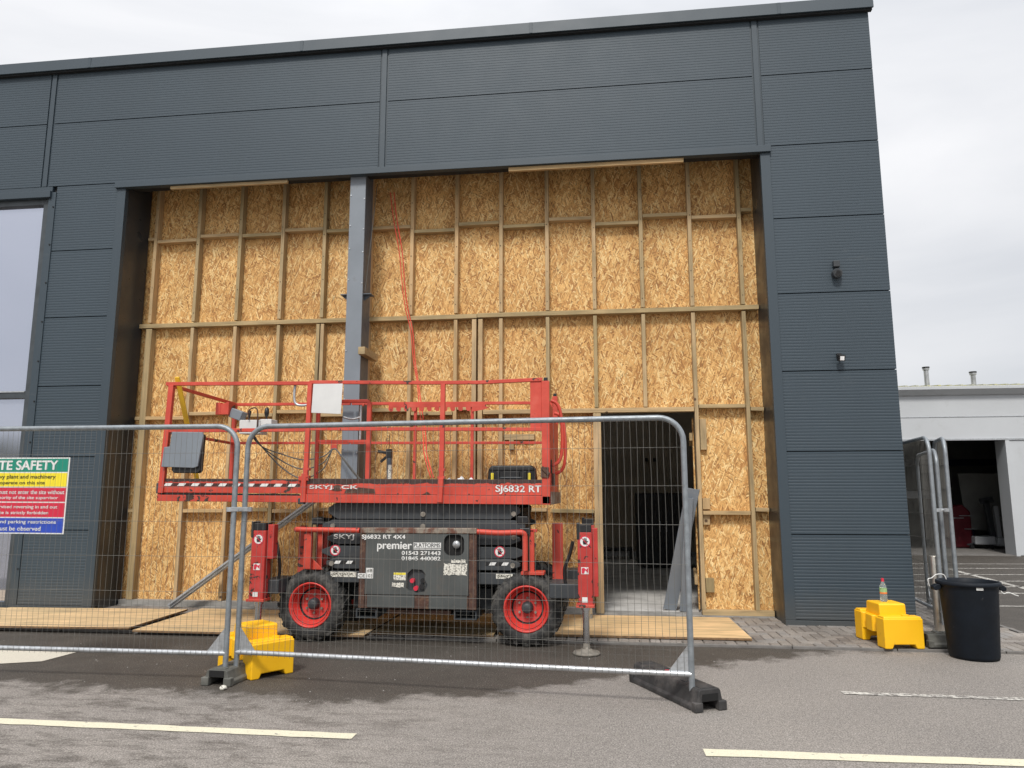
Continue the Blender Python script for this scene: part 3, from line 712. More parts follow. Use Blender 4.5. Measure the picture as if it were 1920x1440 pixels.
# wheels
def wheel(cx, yo, sgn=-1):        # yo = outer face, sgn = outward direction along y
    c = (cx, yo, .345)
    prof = [(.20, .03), (.222, .004), (.26, -.004), (.30, .004), (.325, .03), (.334, .07), (.334, .23), (.325, .27), (.30, .296), (.25, .30), (.20, .28)]
    s = MB(); s.lathe([(r, -sgn*h) for r, h in prof], c, 'y', 44)
    for k in range(20):
        for side in (0, 1):
            a = 2*math.pi*(k+.5*side)/20; vs = []
            y0, y1 = (.018, .16) if side == 0 else (.282, .14)
            a2 = a+.16
            for (aa, yy, rr) in ((a, y0, .349), (a2, y1, .353)):
                for da in (-.052, .052):
                    for r in (.322, rr):
                        r_ = r if yy in (.16, .14) else (r-.012 if r > .33 else r-.02)
                        vs.append((c[0]+r_*math.cos(aa+da), c[1]-sgn*yy, c[2]+r_*math.sin(aa+da)))
            s.add(vs, [(0,1,3,2),(4,6,7,5),(0,4,5,1),(2,3,7,6),(1,5,7,3),(0,2,6,4)])
            # shoulder piece going down the sidewall
            vs = []
            for (rr, yy) in ((.337, y0), (.285, y0-.012 if side == 0 else y0+.012)):
                for da in (-.05, .05):
                    for dy in (0, .03 if side == 0 else -.03):
                        ang = a+da-(.09 if rr < .3 else 0)
                        vs.append((c[0]+rr*math.cos(ang), c[1]-sgn*(yy+dy), c[2]+rr*math.sin(ang)))
            s.add(vs, [(0,1,3,2),(4,6,7,5),(0,4,5,1),(2,3,7,6),(1,5,7,3),(0,2,6,4)])
    w_ = s.build('wheel', M['rubber'], lf)
    s = MB(); s.lathe([(r, -sgn*h) for r, h in [(.196, .28), (.212, .02), (.216, .004), (.205, -.002), (.196, .012), (.190, .03), (.182, .034), (.176, .06), (.166, .075), (.160, .082), (.152, .135), (.146, .14), (.06, .128), (.0, .128)]], c, 'y', 44); s.lathe([(r, -sgn*h) for r, h in [(.157, .118), (.148, .1265), (.138, .1275)]], c, 'y', 44, 1); s.lathe([(r, -sgn*h) for r, h in [(.1865, .0305), (.1825, .0325)]], c, 'y', 44, 1)
    s.build('rim', [M['redrim'], M['gap_shade']], w_)  # second material paints dark rings for the shade in the dish
    s = MB(); s.lathe([(r, -sgn*h) for r, h in [(.058, .13), (.055, .09), (.048, .06), (.035, .05), (.0, .05)]], c, 'y', 20); s.build('hub', M['dark'], w_)
    s = MB()
    for k in range(6):
        a = k*math.pi/3+math.pi/6; x = c[0]+.088*math.cos(a); z = c[2]+.088*math.sin(a)
        s.cyl((x, c[1]-sgn*.135, z), (x, c[1]-sgn*.108, z), .012, n=6)
    s.build('wheel_nuts', M['padsteel'], w_)
for cx in (-6.055, -3.95):
    wheel(cx, -1.42, -1); wheel(cx, -.18, 1)
    s = MB(); s.cyl((cx, -1.25, .345), (cx, -.35, .345), .07, n=16); s.box(cx-.13, cx+.13, -1.05, -.55, .28, .46); s.build('axle', M['dark'], lf, .01)
s = MB(); s.box(-6.33, -3.68, -1.08, -.52, .36, .56); s.box(-5.7, -4.3, -1.18, -.42, .30, .50); s.build('chassis', M['dark'], lf, .01)
# scissor arms, folded flat
zb = [.56, .69, .80, .925, 1.05, 1.165]
for k, z in enumerate(zb):
    h = .108 if k < 5 else .17; e = .05 if k % 2 else 0
    for y0, y1 in ((-1.385, -1.33), (-.29, -.235)):
        s = MB(); x0, x1 = -5.97+e, -3.96-e
        s.prism([(x0+.10, z), (x1-.10, z), (x1, z+h*.35), (x1, z+h*.65), (x1-.10, z+h), (x0+.10, z+h), (x0, z+h*.65), (x0, z+h*.35)], y0, y1)
        s.build('scissor_arm', M['dark'], lf, .006)
    s = MB(); x0, x1 = -5.9, -4.03
    s.prism([(x0, z+.02), (x1, z+.02), (x1, z+h-.02), (x0, z+h-.02)], -1.30, -1.25); s.prism([(x0, z+.02), (x1, z+.02), (x1, z+h-.02), (x0, z+h-.02)], -.37, -.32); s.build('inner_arm', M['black'], lf)
s = MB()
for x, z in ((-4.955, 1.215), (-4.955, 1.10), (-5.86, 1.10), (-4.07, 1.0), (-4.07, 1.22), (-5.86, .74), (-4.08, .74)):
    s.cyl((x, -1.385, z), (x, -1.405, z), .024, n=14); s.cyl((x, -1.2, z), (x, -.4, z), .022, n=10)
s.build('pivot_pins', M['padsteel'], lf)
s = MB(); s.box(-5.95, -4.0, -1.2, -.45, .58, 1.27); s.build('lift_core', M['gap_shade'], lf)
s = MB()
for x, z in ((-6.03, 1.14), (-3.99, 1.16), (-3.97, 1.05)): s.box(x-.05, x+.06, -1.40, -1.30, z-.03, z+.04)
s.build('rest_block', M['black'], lf, .012)
# swing-out engine tray
ty = -1.50
s = MB()
x0, x1, z0, z1 = -5.545, -4.41, .335, 1.055
def rr(cx, cz, w, h, r, n=5):
    P = []
    for sx, sz, a0 in ((1, 1, 0), (-1, 1, 90), (-1, -1, 180), (1, -1, 270)):
        for i in range(n+1):
            a = R(a0+90*i/n); P.append((cx+sx*(w/2-r)+r*math.cos(a), cz+sz*(h/2-r)+r*math.sin(a)))
    return P
s.box(x0, x1, ty+.04, -1.39, z0, z1)
trayb = s.build('engine_tray', M['dark'], lf, .012)
# face with two real openings, cut as a bmesh polygon with holes
def holed_face(outer, holes, Y, depth, name, mats, parent):
    import bmesh
    from mathutils.geometry import tessellate_polygon
    loops = [[Vector((a, b, 0)) for a, b in outer]]+[[Vector((a, b, 0)) for a, b in h] for h in holes]
    tri = tessellate_polygon(loops); allp = [p for l_ in loops for p in l_]
    mb = MB(); mb.add([(p.x, Y, p.y) for p in allp], [tuple(t_) for t_ in tri]); 
    b = 0
    for l_ in loops:
        n = len(l_); vs = [(p.x, Y, p.y) for p in l_]+[(p.x, Y+depth, p.y) for p in l_]
        mb.add(vs, [(i, (i+1) % n, n+(i+1) % n, n+i) for i in range(n)], 0)
    return mb.build(name, mats, parent)
holes = [rr(-4.625, .93, .195, .195, .06), [(-5.08, .53), (-5.075, .66), (-5.03, .705), (-4.93, .70), (-4.895, .66), (-4.90, .61), (-4.875, .56), (-4.90, .50), (-4.97, .49), (-5.06, .51)]]
fc = holed_face([(x0+.06, .47), (x1-.075, .47), (x1-.075, 1.035), (x0+.06, 1.035)], holes, ty+.0, .04, 'tray_door', M['tray'], lf)
s = MB(); s.box(x0+.0, x0+.058, ty+.002, ty+.04, .34, 1.035); s.box(x1-.072, x1, ty+.002, ty+.04, .34, 1.035); s.box(x0+.06, x1-.075, ty+.008, ty+.04, .34, .468); s.build('rusty_edge', M['rust'], lf, .004)
s = MB(); s.box(x0+.085, -5.0, ty+.001, ty+.0085, .35, .464); s.box(-4.86, x1-.09, ty+.001, ty+.0085, .345, .464); s.build('lower_skirt_paint', M['tray'], lf)
s = MB(); s.box(x0, x1, ty-.008, -1.39, 1.036, 1.088); s.build('tray_lip', M['rustlip'], lf, .008)
s = MB(); s.box(-4.74, -4.51, ty+.032, ty+.038, .82, 1.03); s.build('horn_shade_plate', M['gap_shade'], fc)  # dark plate paints the shade inside the horn opening
s = MB(); s.lathe([(.0, -.02), (.035, -.02), (.038, .0), (.03, .03), (.0, .05)], (-4.605, ty+.02, .935), 'y', 18); s.build('horn', M['flue'], fc)
s = MB(); s.box(-5.02, -4.88, ty+.026, ty+.032, .485, .705); s.box(-5.09, -4.86, ty+.037, ty+.0395, .48, .71)
cp_ = s.build('control_panel', M['dark'], fc)
s = MB(); s.cyl((-5.02, ty+.03, .60), (-5.02, ty-.02, .60), .021, n=16); s.cyl((-4.985, ty+.03, .53), (-4.985, ty-.015, .53), .022, n=16); s.build('stop_button', M['redpl'], cp_, .003)
s = MB(); s.cyl((-4.925, ty+.026, .60), (-4.925, ty+.008, .60), .022, n=12); s.cyl((-4.93, ty+.026, .545), (-4.93, ty+.004, .545), .026, n=12); s.cyl((-4.95, ty+.026, .69), (-4.95, ty+.016, .69), .006, n=8); s.cyl((-4.91, ty+.026, .67), (-4.91, ty+.016, .67), .01, n=8); s.build('switch', M['black'], cp_, .002)
for a, b in ((-5.575, -5.37), (-4.625, -4.41)):
    s = MB(); o_ = [(a, .245), (b, .245), (b, .33), (a, .33)]; i_ = [(a+.014, .257), (b-.014, .257), (b-.014, .318), (a+.014, .318)]
    h_ = holed_face(o_, [i_], ty+.03, .5, 'fork_pocket', M['dark'], lf)
    s.box(a+.01, b-.01, ty+.4, ty+.41, .25, .325); s.build('pocket_back', M['gap_shade'], h_)
s = MB(); s.box(-5.28, -4.66, ty+.05, -1.2, .285, .325); s.build('lower_rail', M['rust'], lf, .005)
s = MB(); s.box(-5.5, -4.5, -1.30, -.35, .26, .34); s.box(-5.3, -4.7, -.60, -.25, .20, .9); s.build('under_tray_filler', M['dark'], lf, .01)  # dark boxes added to fill the see-through space below the tray
# lettering and stickers on the tray
Yt = ty-.0015
text('SJ6832 RT 4X4', -5.525, -5.10, .975, 1.022, Yt, M['white'], fc, bold=.04)
text('premier', -5.37, -5.035, .868, .957, Yt, M['white'], fc, bold=.03)
s = MB(); s.box(-5.02, -4.75, Yt-.001, Yt, .903, .952); s.box(-5.02, -4.75, Yt-.001, Yt, .888, .896)
pl_ = s.build('name_block', M['white'], fc)
text('PLATFORMS', -5.012, -4.758, .910, .946, Yt-.0025, M['dark'], pl_, bold=.012)
text('01543 271443', -5.13, -4.755, .838, .872, Yt, M['white'], fc, bold=.05)
text('01845 440082', -5.13, -4.755, .788, .822, Yt, M['white'], fc, bold=.05)
def sticker(name, x0, x1, z0, z1, Y, mat, par, lines=0, txt=None, ink=None, jag=0):
    s = MB()
    if jag:
        P = []; n = 12
        for i in range(n): P.append((x0+(x1-x0)*i/n, z0+random.uniform(0, jag)))
        for i in range(n): P.append((x1-random.uniform(0, jag), z0+(z1-z0)*i/n))
        for i in range(n): P.append((x1-(x1-x0)*i/n, z1-random.uniform(0, jag)))
        for i in range(n): P.append((x0+random.uniform(0, jag), z1-(z1-z0)*i/n))
        s.prism(P, Y-.0012, Y)
    else: s.box(x0, x1, Y-.0012, Y, z0, z1)
    o = s.build(name, mat, par)
    if txt:
        k = len(txt)
        for i, tx in enumerate(txt):
            hh = (z1-z0)/k; text(tx, x0+.1*(x1-x0), x1-.1*(x1-x0), z1-hh*(i+.8), z1-hh*(i+.2), Y-.002, ink or M['ink'], o, bold=.01)
    return o
sticker('noise_sticker', -5.475, -5.405, .615, .712, Yt, M['white'], fc, txt=['dB', '103'])
sticker('approval_sticker', -5.555, -5.477, .615, .662, Yt-.001, M['white'], fc, txt=['CE'])
st_ = sticker('instruction_sticker', -5.205, -5.085, .602, .672, Yt, M['sticker'], fc)
s = MB(); s.box(-5.203, -5.087, Yt-.003, Yt-.0018, .652, .671); s.build('heading_band', M['yellowst'], st_)
sticker('instruction_sticker', -5.22, -5.10, .535, .582, Yt, M['sticker'], fc, jag=.006)
st_ = sticker('rating_plate', -4.725, -4.495, .65, .765, Yt, M['sticker'], fc, jag=.012)
sticker('rating_plate', -4.655, -4.51, .762, .80, Yt, M['sticker'], fc, jag=.008)
# scissor-side stickers
def no_hand(x, z, Y, r, par):
    s = MB(); n = 28
    s.cyl((x, Y, z), (x, Y-.001, z), r, n=n, mi=0)
    vs = []; 
    for k in range(n):
        a = 2*math.pi*k/n; vs += [(x+r*math.cos(a), Y-.002, z+r*math.sin(a)), (x+r*.82*math.cos(a), Y-.002, z+r*.82*math.sin(a))]
    s.add(vs, [(2*k, 2*((k+1) % n), 2*((k+1) % n)+1, 2*k+1) for k in range(n)], 1)
    s.prism([(x-.28*r, z-.5*r), (x+.28*r, z-.5*r), (x+.38*r, z+.05*r), (x+.3*r, z+.15*r), (x-.3*r, z+.15*r), (x-.38*r, z-.05*r)], Y-.0025, Y-.0015, mi=2)
    for i in range(4):
        xx = x+(-.24+.16*i)*r; s.box(xx-.055*r, xx+.055*r, Y-.0025, Y-.0015, z+.1*r, z+(.5+.1*(i in (1, 2)))*r, 2)
    s.bar((x+.3*r, Y-.002, z-.2*r), (x+.55*r, Y-.002, z+.12*r), .11*r, .001, (0, 1, 0), mi=2)
    s.bar((x-.62*r, Y-.0035, z+.62*r), (x+.62*r, Y-.0035, z-.62*r), .12*r, .001, (0, 1, 0), mi=1)
    s.build('keep_hands_clear_sticker', [M['white'], M['sred'], M['black']], par)
arms = [o for o in S.objects if o.name.startswith('scissor_arm')]
Ya = -1.387
no_hand(-5.83, .865, Ya, .052, arms[4]); no_hand(-4.205, .865, Ya, .052, arms[4])
text('SKYJ', -5.85, -5.645, .962, 1.018, Ya, M['white'], arms[6], bold=.03)
for xs in ((-5.87, -5.62), (-4.34, -4.13)):
    s = MB(); s.box(xs[0], xs[1], Ya-.001, Ya, .735, .768); o = s.build('hazard_tape', M['black'], arms[2])
    s = MB(); x = xs[0]+.03
    while x < xs[1]-.05: s.prism([(x, .737), (x+.055, .737), (x+.075, .766), (x+.02, .766)], Ya-.002, Ya-.0012); x += .12
    s.build('hazard_stripe', M['white'], o)
sticker('maker_label', -5.87, -5.61, .612, .662, Ya, M['sticker'], arms[0], txt=['SKYJACK'])
sticker('maker_label', -4.24, -4.08, .615, .66, Ya, M['sticker'], arms[0], txt=['SKYJ'])
# guard tubes at tray level
s = MB(); s.tube(smooth([(-6.19, -1.46, 1.065), (-6.15, -1.47, 1.066), (-5.56, -1.47, 1.06)], 4), .026, 14); s.build('guard_tube', M['red'], lf)
s = MB(); s.bar((-6.085, -1.44, 1.04), (-6.085, -1.44, .69), .075, .05, (0, 1, 0)); s.prism([(-6.12, .68), (-5.94, .68), (-6.0, .74), (-6.07, .80), (-6.12, .80)], -1.41, -1.40); s.bar((-6.02, -1.28, 1.02), (-6.02, -1.28, .66), .05, .04, (0, 1, 0)); s.build('guard_bracket', M['redworn'], lf, .005)
s = MB(); s.tube(smooth([(-4.41, -1.47, 1.055), (-4.2, -1.47, 1.045), (-4.03, -1.47, 1.05), (-3.975, -1.47, 1.045), (-3.955, -1.46, .99), (-3.955, -1.46, .7)], 5), .026, 14); s.build('guard_tube', M['red'], lf)
s = MB(); s.bar((-3.90, -1.35, 1.07), (-3.90, -1.35, .64), .045, .05, (0, 1, 0)); s.bar((-3.965, -1.35, 1.07), (-3.85, -1.35, 1.06), .05, .03); s.box(-4.0, -3.78, -1.42, -1.25, .655, .685); s.build('guard_bracket', M['redworn'], lf, .005)
s = MB(); s.box(-3.71, -3.63, -.94, -.88, .50, 1.12); s.box(-3.735, -3.71, -.95, -.87, .50, 1.12); s.build('end_upright', M['redworn'], lf, .005)
s = MB(); s.box(-6.40, -6.33, -.94, -.88, .50, 1.08); s.build('end_upright', M['redworn'], lf, .005)
# outriggers
def outrigger(x0, x1, yo, yi, sgn, near):
    s = MB(); s.box(x0, x1, yo, yi, .425, 1.065); o = s.build('outrigger', M['redcap'], lf, .006)
    s = MB(); s.box(x0+.006, x1-.006, yo+.004 if yo < yi else yo-.004, yi, 1.065, 1.135); s.box(x0-.008, x0+.02, min(yo, yi)-.003, max(yo, yi), 1.0, 1.15); s.build('cap', M['black'], o, .006)
    s = MB(); s.box(x0-.02, x1+.015, min(yo, yi)-.015, max(yo, yi)+.01, .41, .435); s.build('foot_plate', M['redworn'], o, .004)
    xc, yc = (x0+x1)/2, (yo+yi)/2
    s = MB(); s.cyl((xc, yc, .42), (xc, yc, .10), .031, n=18); s.cyl((xc, yc, .42), (xc, yc, .38), .04, n=18); s.build('ram', M['chrome'], o)
    s = MB(); s.cyl((xc, yc, .12), (xc, yc, .05), .028, .034, 16); s.lathe([(0, .045), (.045, .045), (.07, .025), (.115, .02), (.122, .01), (.122, .0), (0, .0)], (xc, yc, .004), 'z', 28); s.build('foot_pad', M['padsteel'], o)
    if near:
        no_hand(xc+.002, .985, yo-.001, .052, o)
        sticker('crush_sticker', xc-.035, xc+.03, .70, .76, yo-.001, M['white'], o)
        s = MB(); s.prism([(xc-.03, .705), (xc-.01, .705), (xc+.0, .735), (xc+.02, .715), (xc+.025, .705), (xc+.028, .755), (xc+.01, .74), (xc-.01, .756), (xc-.03, .75)], yo-.004, yo-.0025); s.build('crush_pictogram', M['sred'], o)
        sticker('load_sticker', xc-.03, xc+.02, .455, .50, yo-.001, M['white'], o)
    xi = -6.3 if xc < -5 else -3.72
    s = MB(); s.box(min(xc, xi), max(xc, xi), min(yc, -.8)+.03 if near else -.35, max(-1.2, yc) if near else yc-.03, .47, .60); s.build('outrigger_arm', M['dark'], lf, .01)
outrigger(-6.545, -6.405, -1.70, -1.56, 1, True); outrigger(-3.455, -3.325, -1.70, -1.56, -1, True)
outrigger(-6.545, -6.405, .05, -.09, 1, False); outrigger(-3.455, -3.325, .05, -.09, -1, False)
s = MB(); s.box(-3.325, -3.275, -1.66, -1.55, .50, 1.10); s.box(-6.405, -6.34, -1.66, -1.57, .80, 1.12); s.build('outrigger_guide', M['redcap'], lf, .005)
s = MB(); s.tube(smooth([(-3.50, -1.62, .98), (-3.53, -1.6, .86), (-3.58, -1.58, .72), (-3.56, -1.56, .56), (-3.48, -1.56, .47)]), .016, 8); s.tube(smooth([(-6.38, -1.56, 1.02), (-6.34, -1.54, .85), (-6.34, -1.5, .65), (-6.38, -1.5, .5)]), .016, 8)
s.build('hydraulic_hose', M['black'], lf)
# platform ---------------------------------------------------------------
s = MB(tilt); s.box(-6.13, -3.72, YN+.03, YR-.03, 1.36, 1.41); s.box(-7.64, -6.13, YN+.05, YR-.05, 1.42, 1.455); s.build('deck', M['dark'], lf)
for yy, y2 in ((YN-.02, YN+.03), (YR-.03, YR+.02)):
    s = MB(tilt); s.box(-6.16, -3.715, yy, y2, 1.318, 1.398); s.build('deck_beam', M['red'], lf, .004)
    s = MB(tilt); s.box(-6.13, -3.79, yy+.02 if yy < -1 else yy-.0, y2 if yy < -1 else y2-.02, 1.402, 1.552); s.build('toe_board', M['reddeck'], lf, .003)
    s = MB(tilt); s.box(-7.68, -6.18, yy+.01, y2-.005, 1.318, 1.382); s.build('extension_beam', M['redworn'], lf, .004)
    s = MB(tilt); s.prism([(-7.66, 1.405), (-6.17, 1.405), (-6.17, 1.545), (-7.64, 1.545), (-7.69, 1.50)], yy+.016, y2-.01); s.build('extension_toe_board', M['redext'], lf, .003)
s = MB(tilt); s.box(-7.70, -7.66, YN, YR, 1.318, 1.52); s.build('end_beam', M['redworn'], lf, .004)
s = MB(tilt); s.box(-7.712, -7.66, YN-.012, YN+.05, 1.395, 1.50); s.box(-6.20, -6.13, YN-.028, YN+.02, 1.30, 1.36); s.build('slide_roller_block', M['dark'], lf, .01)
s = MB(tilt); s.box(-6.17, -6.12, YN-.035, YN+.02, 1.32, 1.60); s.box(-6.20, -6.10, YN-.03, YN+.0, 1.53, 1.575); s.build('slide_bracket', M['red'], lf, .004)
s = MB(tilt)
for x in (-5.6, -5.2, -4.5, -4.15): s.box(x, x+.012, YN-.004, YN+.001, 1.40, 1.415)
s.box(-6.1, -3.82, YN-.0035, YN, 1.3985, 1.4035); s.build('weld_line', M['rust'], lf)
text('SJ6832 RT', -4.235, -3.80, 1.415, 1.497, YN-.0045, M['white'], lf, bold=.028, xf=tilt)
text('SKYJACK', -6.09, -5.60, 1.443, 1.487, YN-.0045, M['white'], lf, bold=.035, xf=tilt)
s = MB(tilt)
s.prism([(-5.865, 1.438), (-5.84, 1.462), (-5.85, 1.478), (-5.81, 1.492), (-5.775, 1.487), (-5.78, 1.462), (-5.755, 1.44), (-5.80, 1.432)], YN-.006, YN-.0048)
s.prism([(-5.735, 1.41), (-5.72, 1.445), (-5.69, 1.462), (-5.64, 1.45), (-5.59, 1.468), (-5.43, 1.455), (-5.42, 1.41)], YN-.0035, YN-.0005)
s.prism([(-5.19, 1.525), (-5.14, 1.50), (-5.11, 1.525)], YN-.0025, YN-.0004); s.prism([(-4.955, 1.405), (-4.93, 1.415), (-4.91, 1.43), (-4.89, 1.425), (-4.87, 1.405)], YN-.0025, YN-.0004)
s.build('bare_patch', M['rust'], lf)
s = MB(tilt); s.box(-7.63, -6.19, YN-.0075, YN-.0045, 1.47, 1.50); tp = s.build('hazard_tape', plain('brown_tape', (.05, .018, .015), .6), lf)
s = MB(tilt)
for i in range(10): x = -7.63+i*.146; s.prism([(x, 1.471), (x+.073, 1.471), (x+.095, 1.499), (x+.022, 1.499)], YN-.009, YN-.0076)
s.build('hazard_stripe', M['white'], tp)
s = MB(tilt); s.box(-7.66, -6.19, YN-.003, YN+.002, 1.383, 1.40); s.build('beam_gap_shade', M['gap_shade'], lf)  # dark strip paints the shade between beam and toe board
# guard rails
s = sq([(-7.68, YN, 2.515), (-6.13, YN, 2.505)], .036); sq([(-7.66, YN, 2.03), (-6.13, YN, 2.035)], .036, s); s.bar((-7.62, YN, 2.50), (-7.655, YN, 1.40), .055, .045, (0, 1, 0)); s.build('extension_rail', M['red'], lf, .003)
s = sq([(-7.66, YR, 2.47), (-6.2, YR, 2.47)], .034); sq([(-7.66, YR, 2.0), (-6.2, YR, 2.0)], .030, s); s.bar((-7.66, YR, 2.49), (-7.66, YR, 1.5), .045, .04, (0, 1, 0)); s.build('extension_rail', M['red'], lf, .003)
s = sq([(-7.655, YN, 2.505), (-7.66, YR, 2.475)], .034); sq([(-7.655, YN, 2.02), (-7.66, YR, 1.995)], .03, s); s.build('end_rail', M['redworn'], lf, .003)
s = sq([(-6.13, YN-.006, 2.515), (-4.9, YN-.006, 2.495), (-4.4, YN-.006, 2.492), (-3.78, YN-.006, 2.515)], .034); s.build('top_rail', M['redworn'], lf, .003)
s = sq([(-6.13, YN-.002, 2.045), (-3.72, YN-.002, 2.03)], .034); sq([(-5.57, YN, 2.285), (-5.56, YN, 2.28)], .03, s); s.build('middle_rail', M['red'], lf, .003)
s = sq([(-6.18, YR, 2.47), (-3.74, YR, 2.46)], .034); sq([(-6.18, YR, 2.0), (-3.74, YR, 2.0)], .03, s); s.build('rear_rail', M['red'], lf, .003)
for x, z0, z1 in ((-6.13, 1.56, 2.50), (-4.765, 1.33, 2.48)):
    s = MB(tilt); s.bar((x, YN-.012, z0), (x+.005, YN-.004, z1), .045, .042, (0, 1, 0)); 
    if x > -5: s.bar((x-.01, YN-.035, 1.33), (x, YN-.03, 1.56), .05, .03, (0, 1, 0))
    s.box(x-.035, x+.035, YN-.03, YN+.03, 1.555, 1.58); s.box(x-.03, x+.035, YN-.03, YN+.03, 1.63, 1.655)
    s.build('rail_post', M['red'], lf, .003)
s = MB(tilt); s.bar((-5.56, -1.28, 1.46), (-5.56, -1.28, 2.33), .042, .04, (0, 1, 0)); s.bar((-5.56, -1.28, 2.34), (-6.1, -1.28, 2.34), .034, .034); s.bar((-5.56, -1.28, 1.93), (-6.1, -1.28, 1.93), .03, .03); s.bar((-6.1, -1.28, 2.34), (-6.1, -1.28, 1.5), .034, .034, (0, 1, 0)); s.build('side_gate', M['red'], lf, .003)
s = MB(tilt); s.tube(smooth([(-6.30, YN+.03, 2.50), (-6.305, YN+.03, 2.38), (-6.29, YN+.03, 2.31), (-6.24, YN+.03, 2.285), (-6.14, YN+.03, 2.29)]), .013, 10); s.tube([(-5.66, -1.25, 2.30), (-5.66, -1.25, 1.95)], .013, 10); s.tube(smooth([(-5.66, -1.25, 2.18), (-5.75, -1.25, 2.16), (-5.84, -1.25, 2.18)]), .011, 8); s.build('grab_bar', M['galv'], lf)
for x in (-5.95, -5.4, -4.72): 
    s = MB(tilt); s.bar((x, YR, 1.5), (x, YR, 2.46), .034, .034, (0, 1, 0)); s.box(x-.035, x+.035, YR-.03, YR+.03, 1.55, 1.58); s.build('rail_post', M['red'], lf, .003)
s = MB(tilt)
xx = -5.72; s.box(xx, -4.55, YR-.035, YR-.028, 2.415, 2.455)
while xx < -4.75:
    s.prism([(xx, 2.416), (xx+.055, 2.416), (xx+.055, 2.385), (xx+.045, 2.37), (xx+.018, 2.37), (xx, 2.39)], YR-.035, YR-.028); xx += .093
s.prism([(-4.72, 2.416), (-4.5, 2.416), (-4.58, 2.385), (-4.72, 2.36)], YR-.035, YR-.028); s.build('notched_rack', M['redworn'], lf)
# right-hand end frame
s = MB(tilt); s.box(-3.79, -3.715, YN-.02, YN+.05, 1.325, 2.50); s.build('corner_post', M['red'], lf, .004)
s = MB(tilt); s.box(-3.90, -3.79, YN-.012, YN-.002, 2.035, 2.50); s.build('gusset_plate', M['red'], lf, .003)
s = MB(tilt); s.box(-3.78, -3.72, YR-.05, YR+.02, 1.325, 2.53); s.build('corner_post', M['redworn'], lf, .004)
s = MB(tilt); s.box(-3.74, -3.72, YN+.05, -.95, 1.32, 2.30); s.box(-3.745, -3.72, -.85, YR-.05, 1.32, 2.2); s.box(-3.79, -3.72, -.95, -.90, 1.32, 2.36); s.build('end_gate', M['redworn'], lf, .003)
s = MB(tilt); s.box(-3.74, -3.70, YN+.04, YR, 1.318, 1.44); s.build('end_step', M['rustlip'], lf, .004)
for yy, ztop in ((-1.20, 2.34), (-.62, 2.28)):
    s = MB(tilt); s.tube(smooth([(-3.72, yy, ztop), (-3.66, yy, ztop-.03), (-3.625, yy, ztop-.12), (-3.61, yy, ztop-.28), (-3.61, yy, ztop-.45), (-3.625, yy, ztop-.56), (-3.66, yy, ztop-.62), (-3.72, yy, ztop-.65)]), .017, 12); s.build('grab_handle', M['red'], lf)
s = MB(tilt); s.box(-3.77, -3.73, YN-.01, YN+.03, 2.50, 2.535); s.box(-3.77, -3.73, YR-.04, YR, 2.53, 2.565); s.box(-3.77, -3.71, -1.30, -1.2, 1.62, 1.75); s.build('end_cap', M['black'], lf, .004)
s = MB(tilt); s.box(-3.80, -3.725, YN-.032, YN-.02, 1.57, 1.67); s.bar((-3.79, YN-.035, 1.67), (-3.72, YN-.035, 1.60), .02, .03); s.box(-3.725, -3.69, -1.2, -1.1, 1.5, 1.62); s.build('gate_latch', M['rust'], lf, .004)
# manual box hung on the extension
s = MB(tilt); s.prism([(-7.55, 2.015), (-7.22, 2.01), (-7.21, 1.97), (-7.25, 1.665), (-7.29, 1.65), (-7.64, 1.66), (-7.625, 1.86), (-7.565, 1.865)], YN-.06, YN-.035); s.build('manual_box', M['steel_grey'], lf, .006)
s = MB(tilt); s.prism([(-7.53, 2.0), (-7.225, 1.99), (-7.235, 1.62), (-7.26, 1.60), (-7.52, 1.60), (-7.545, 1.63)], YN-.0345, YN+.03); s.build('manual_box_body', M['black'], lf, .01)
s = MB(tilt); s.bar((-7.62, -1.37, 2.60), (-7.60, -1.12, 2.05), .05, .02, (0, 1, 0)); s.bar((-7.60, -1.12, 2.05), (-7.58, -.9, 1.46), .05, .02, (0, 1, 0)); s.build('yellow_gate_bar', M['yellowbar'], lf, .003)
# control console at the far side of the extension
s = MB(tilt); s.box(-7.66, -7.60, -.5, -.44, 2.30, 2.44); s.prism([(-7.60, 2.42), (-7.50, 2.45), (-7.50, 2.30), (-7.60, 2.30)], -.5, -.3); s.build('console_bracket', M['redworn'], lf, .004)
s = MB(tilt); s.bar((-7.50, -.4, 2.33), (-7.36, -.4, 2.28), .13, .11); c1_ = s.build('joystick_box', M['steel_grey'], lf, .008)
s = MB(tilt); s.box(-7.38, -7.13, -.46, -.26, 2.08, 2.24); s.box(-7.14, -7.0, -.44, -.28, 2.14, 2.25); c2_ = s.build('control_console', M['board'], lf, .006)
s = MB(tilt); s.cyl((-7.32, -.36, 2.24), (-7.30, -.36, 2.36), .012, n=10); s.lathe([(0, .0), (.02, .01), (.028, .05), (.024, .1), (0, .12)], (-7.10, -.36, 2.28), 'z', 14); s.cyl((-7.1, -.36, 2.2), (-7.1, -.36, 2.3), .01, n=8); s.build('joystick', M['black'], c2_)
s = MB(tilt); s.tube(smooth([(-7.26, -.48, 2.24), (-7.26, -.48, 2.35), (-7.16, -.48, 2.36), (-7.15, -.48, 2.12)], 4), .008, 8); s.build('joystick_guard', M['rust'], c2_)
s = MB(tilt)
for j in range(3):
    d = .05*j
    s.tube(smooth([(-7.33+.02*j, -.30, 2.10), (-7.22, -.2, 1.95), (-7.0, -.09, 1.86-d*1.6), (-6.75, -.08, 1.80-d*2.2), (-6.5, -.08, 1.84-d*1.5), (-6.38, -.08, 1.93), (-6.25, -.12, 1.83-d*.2), (-6.05, -.3, 1.66-d*.2), (-5.8, -.7, 1.54), (-5.64, -1.1, 1.60+d*.3), (-5.56, -1.22, 1.66)], 6), .0075, 6)
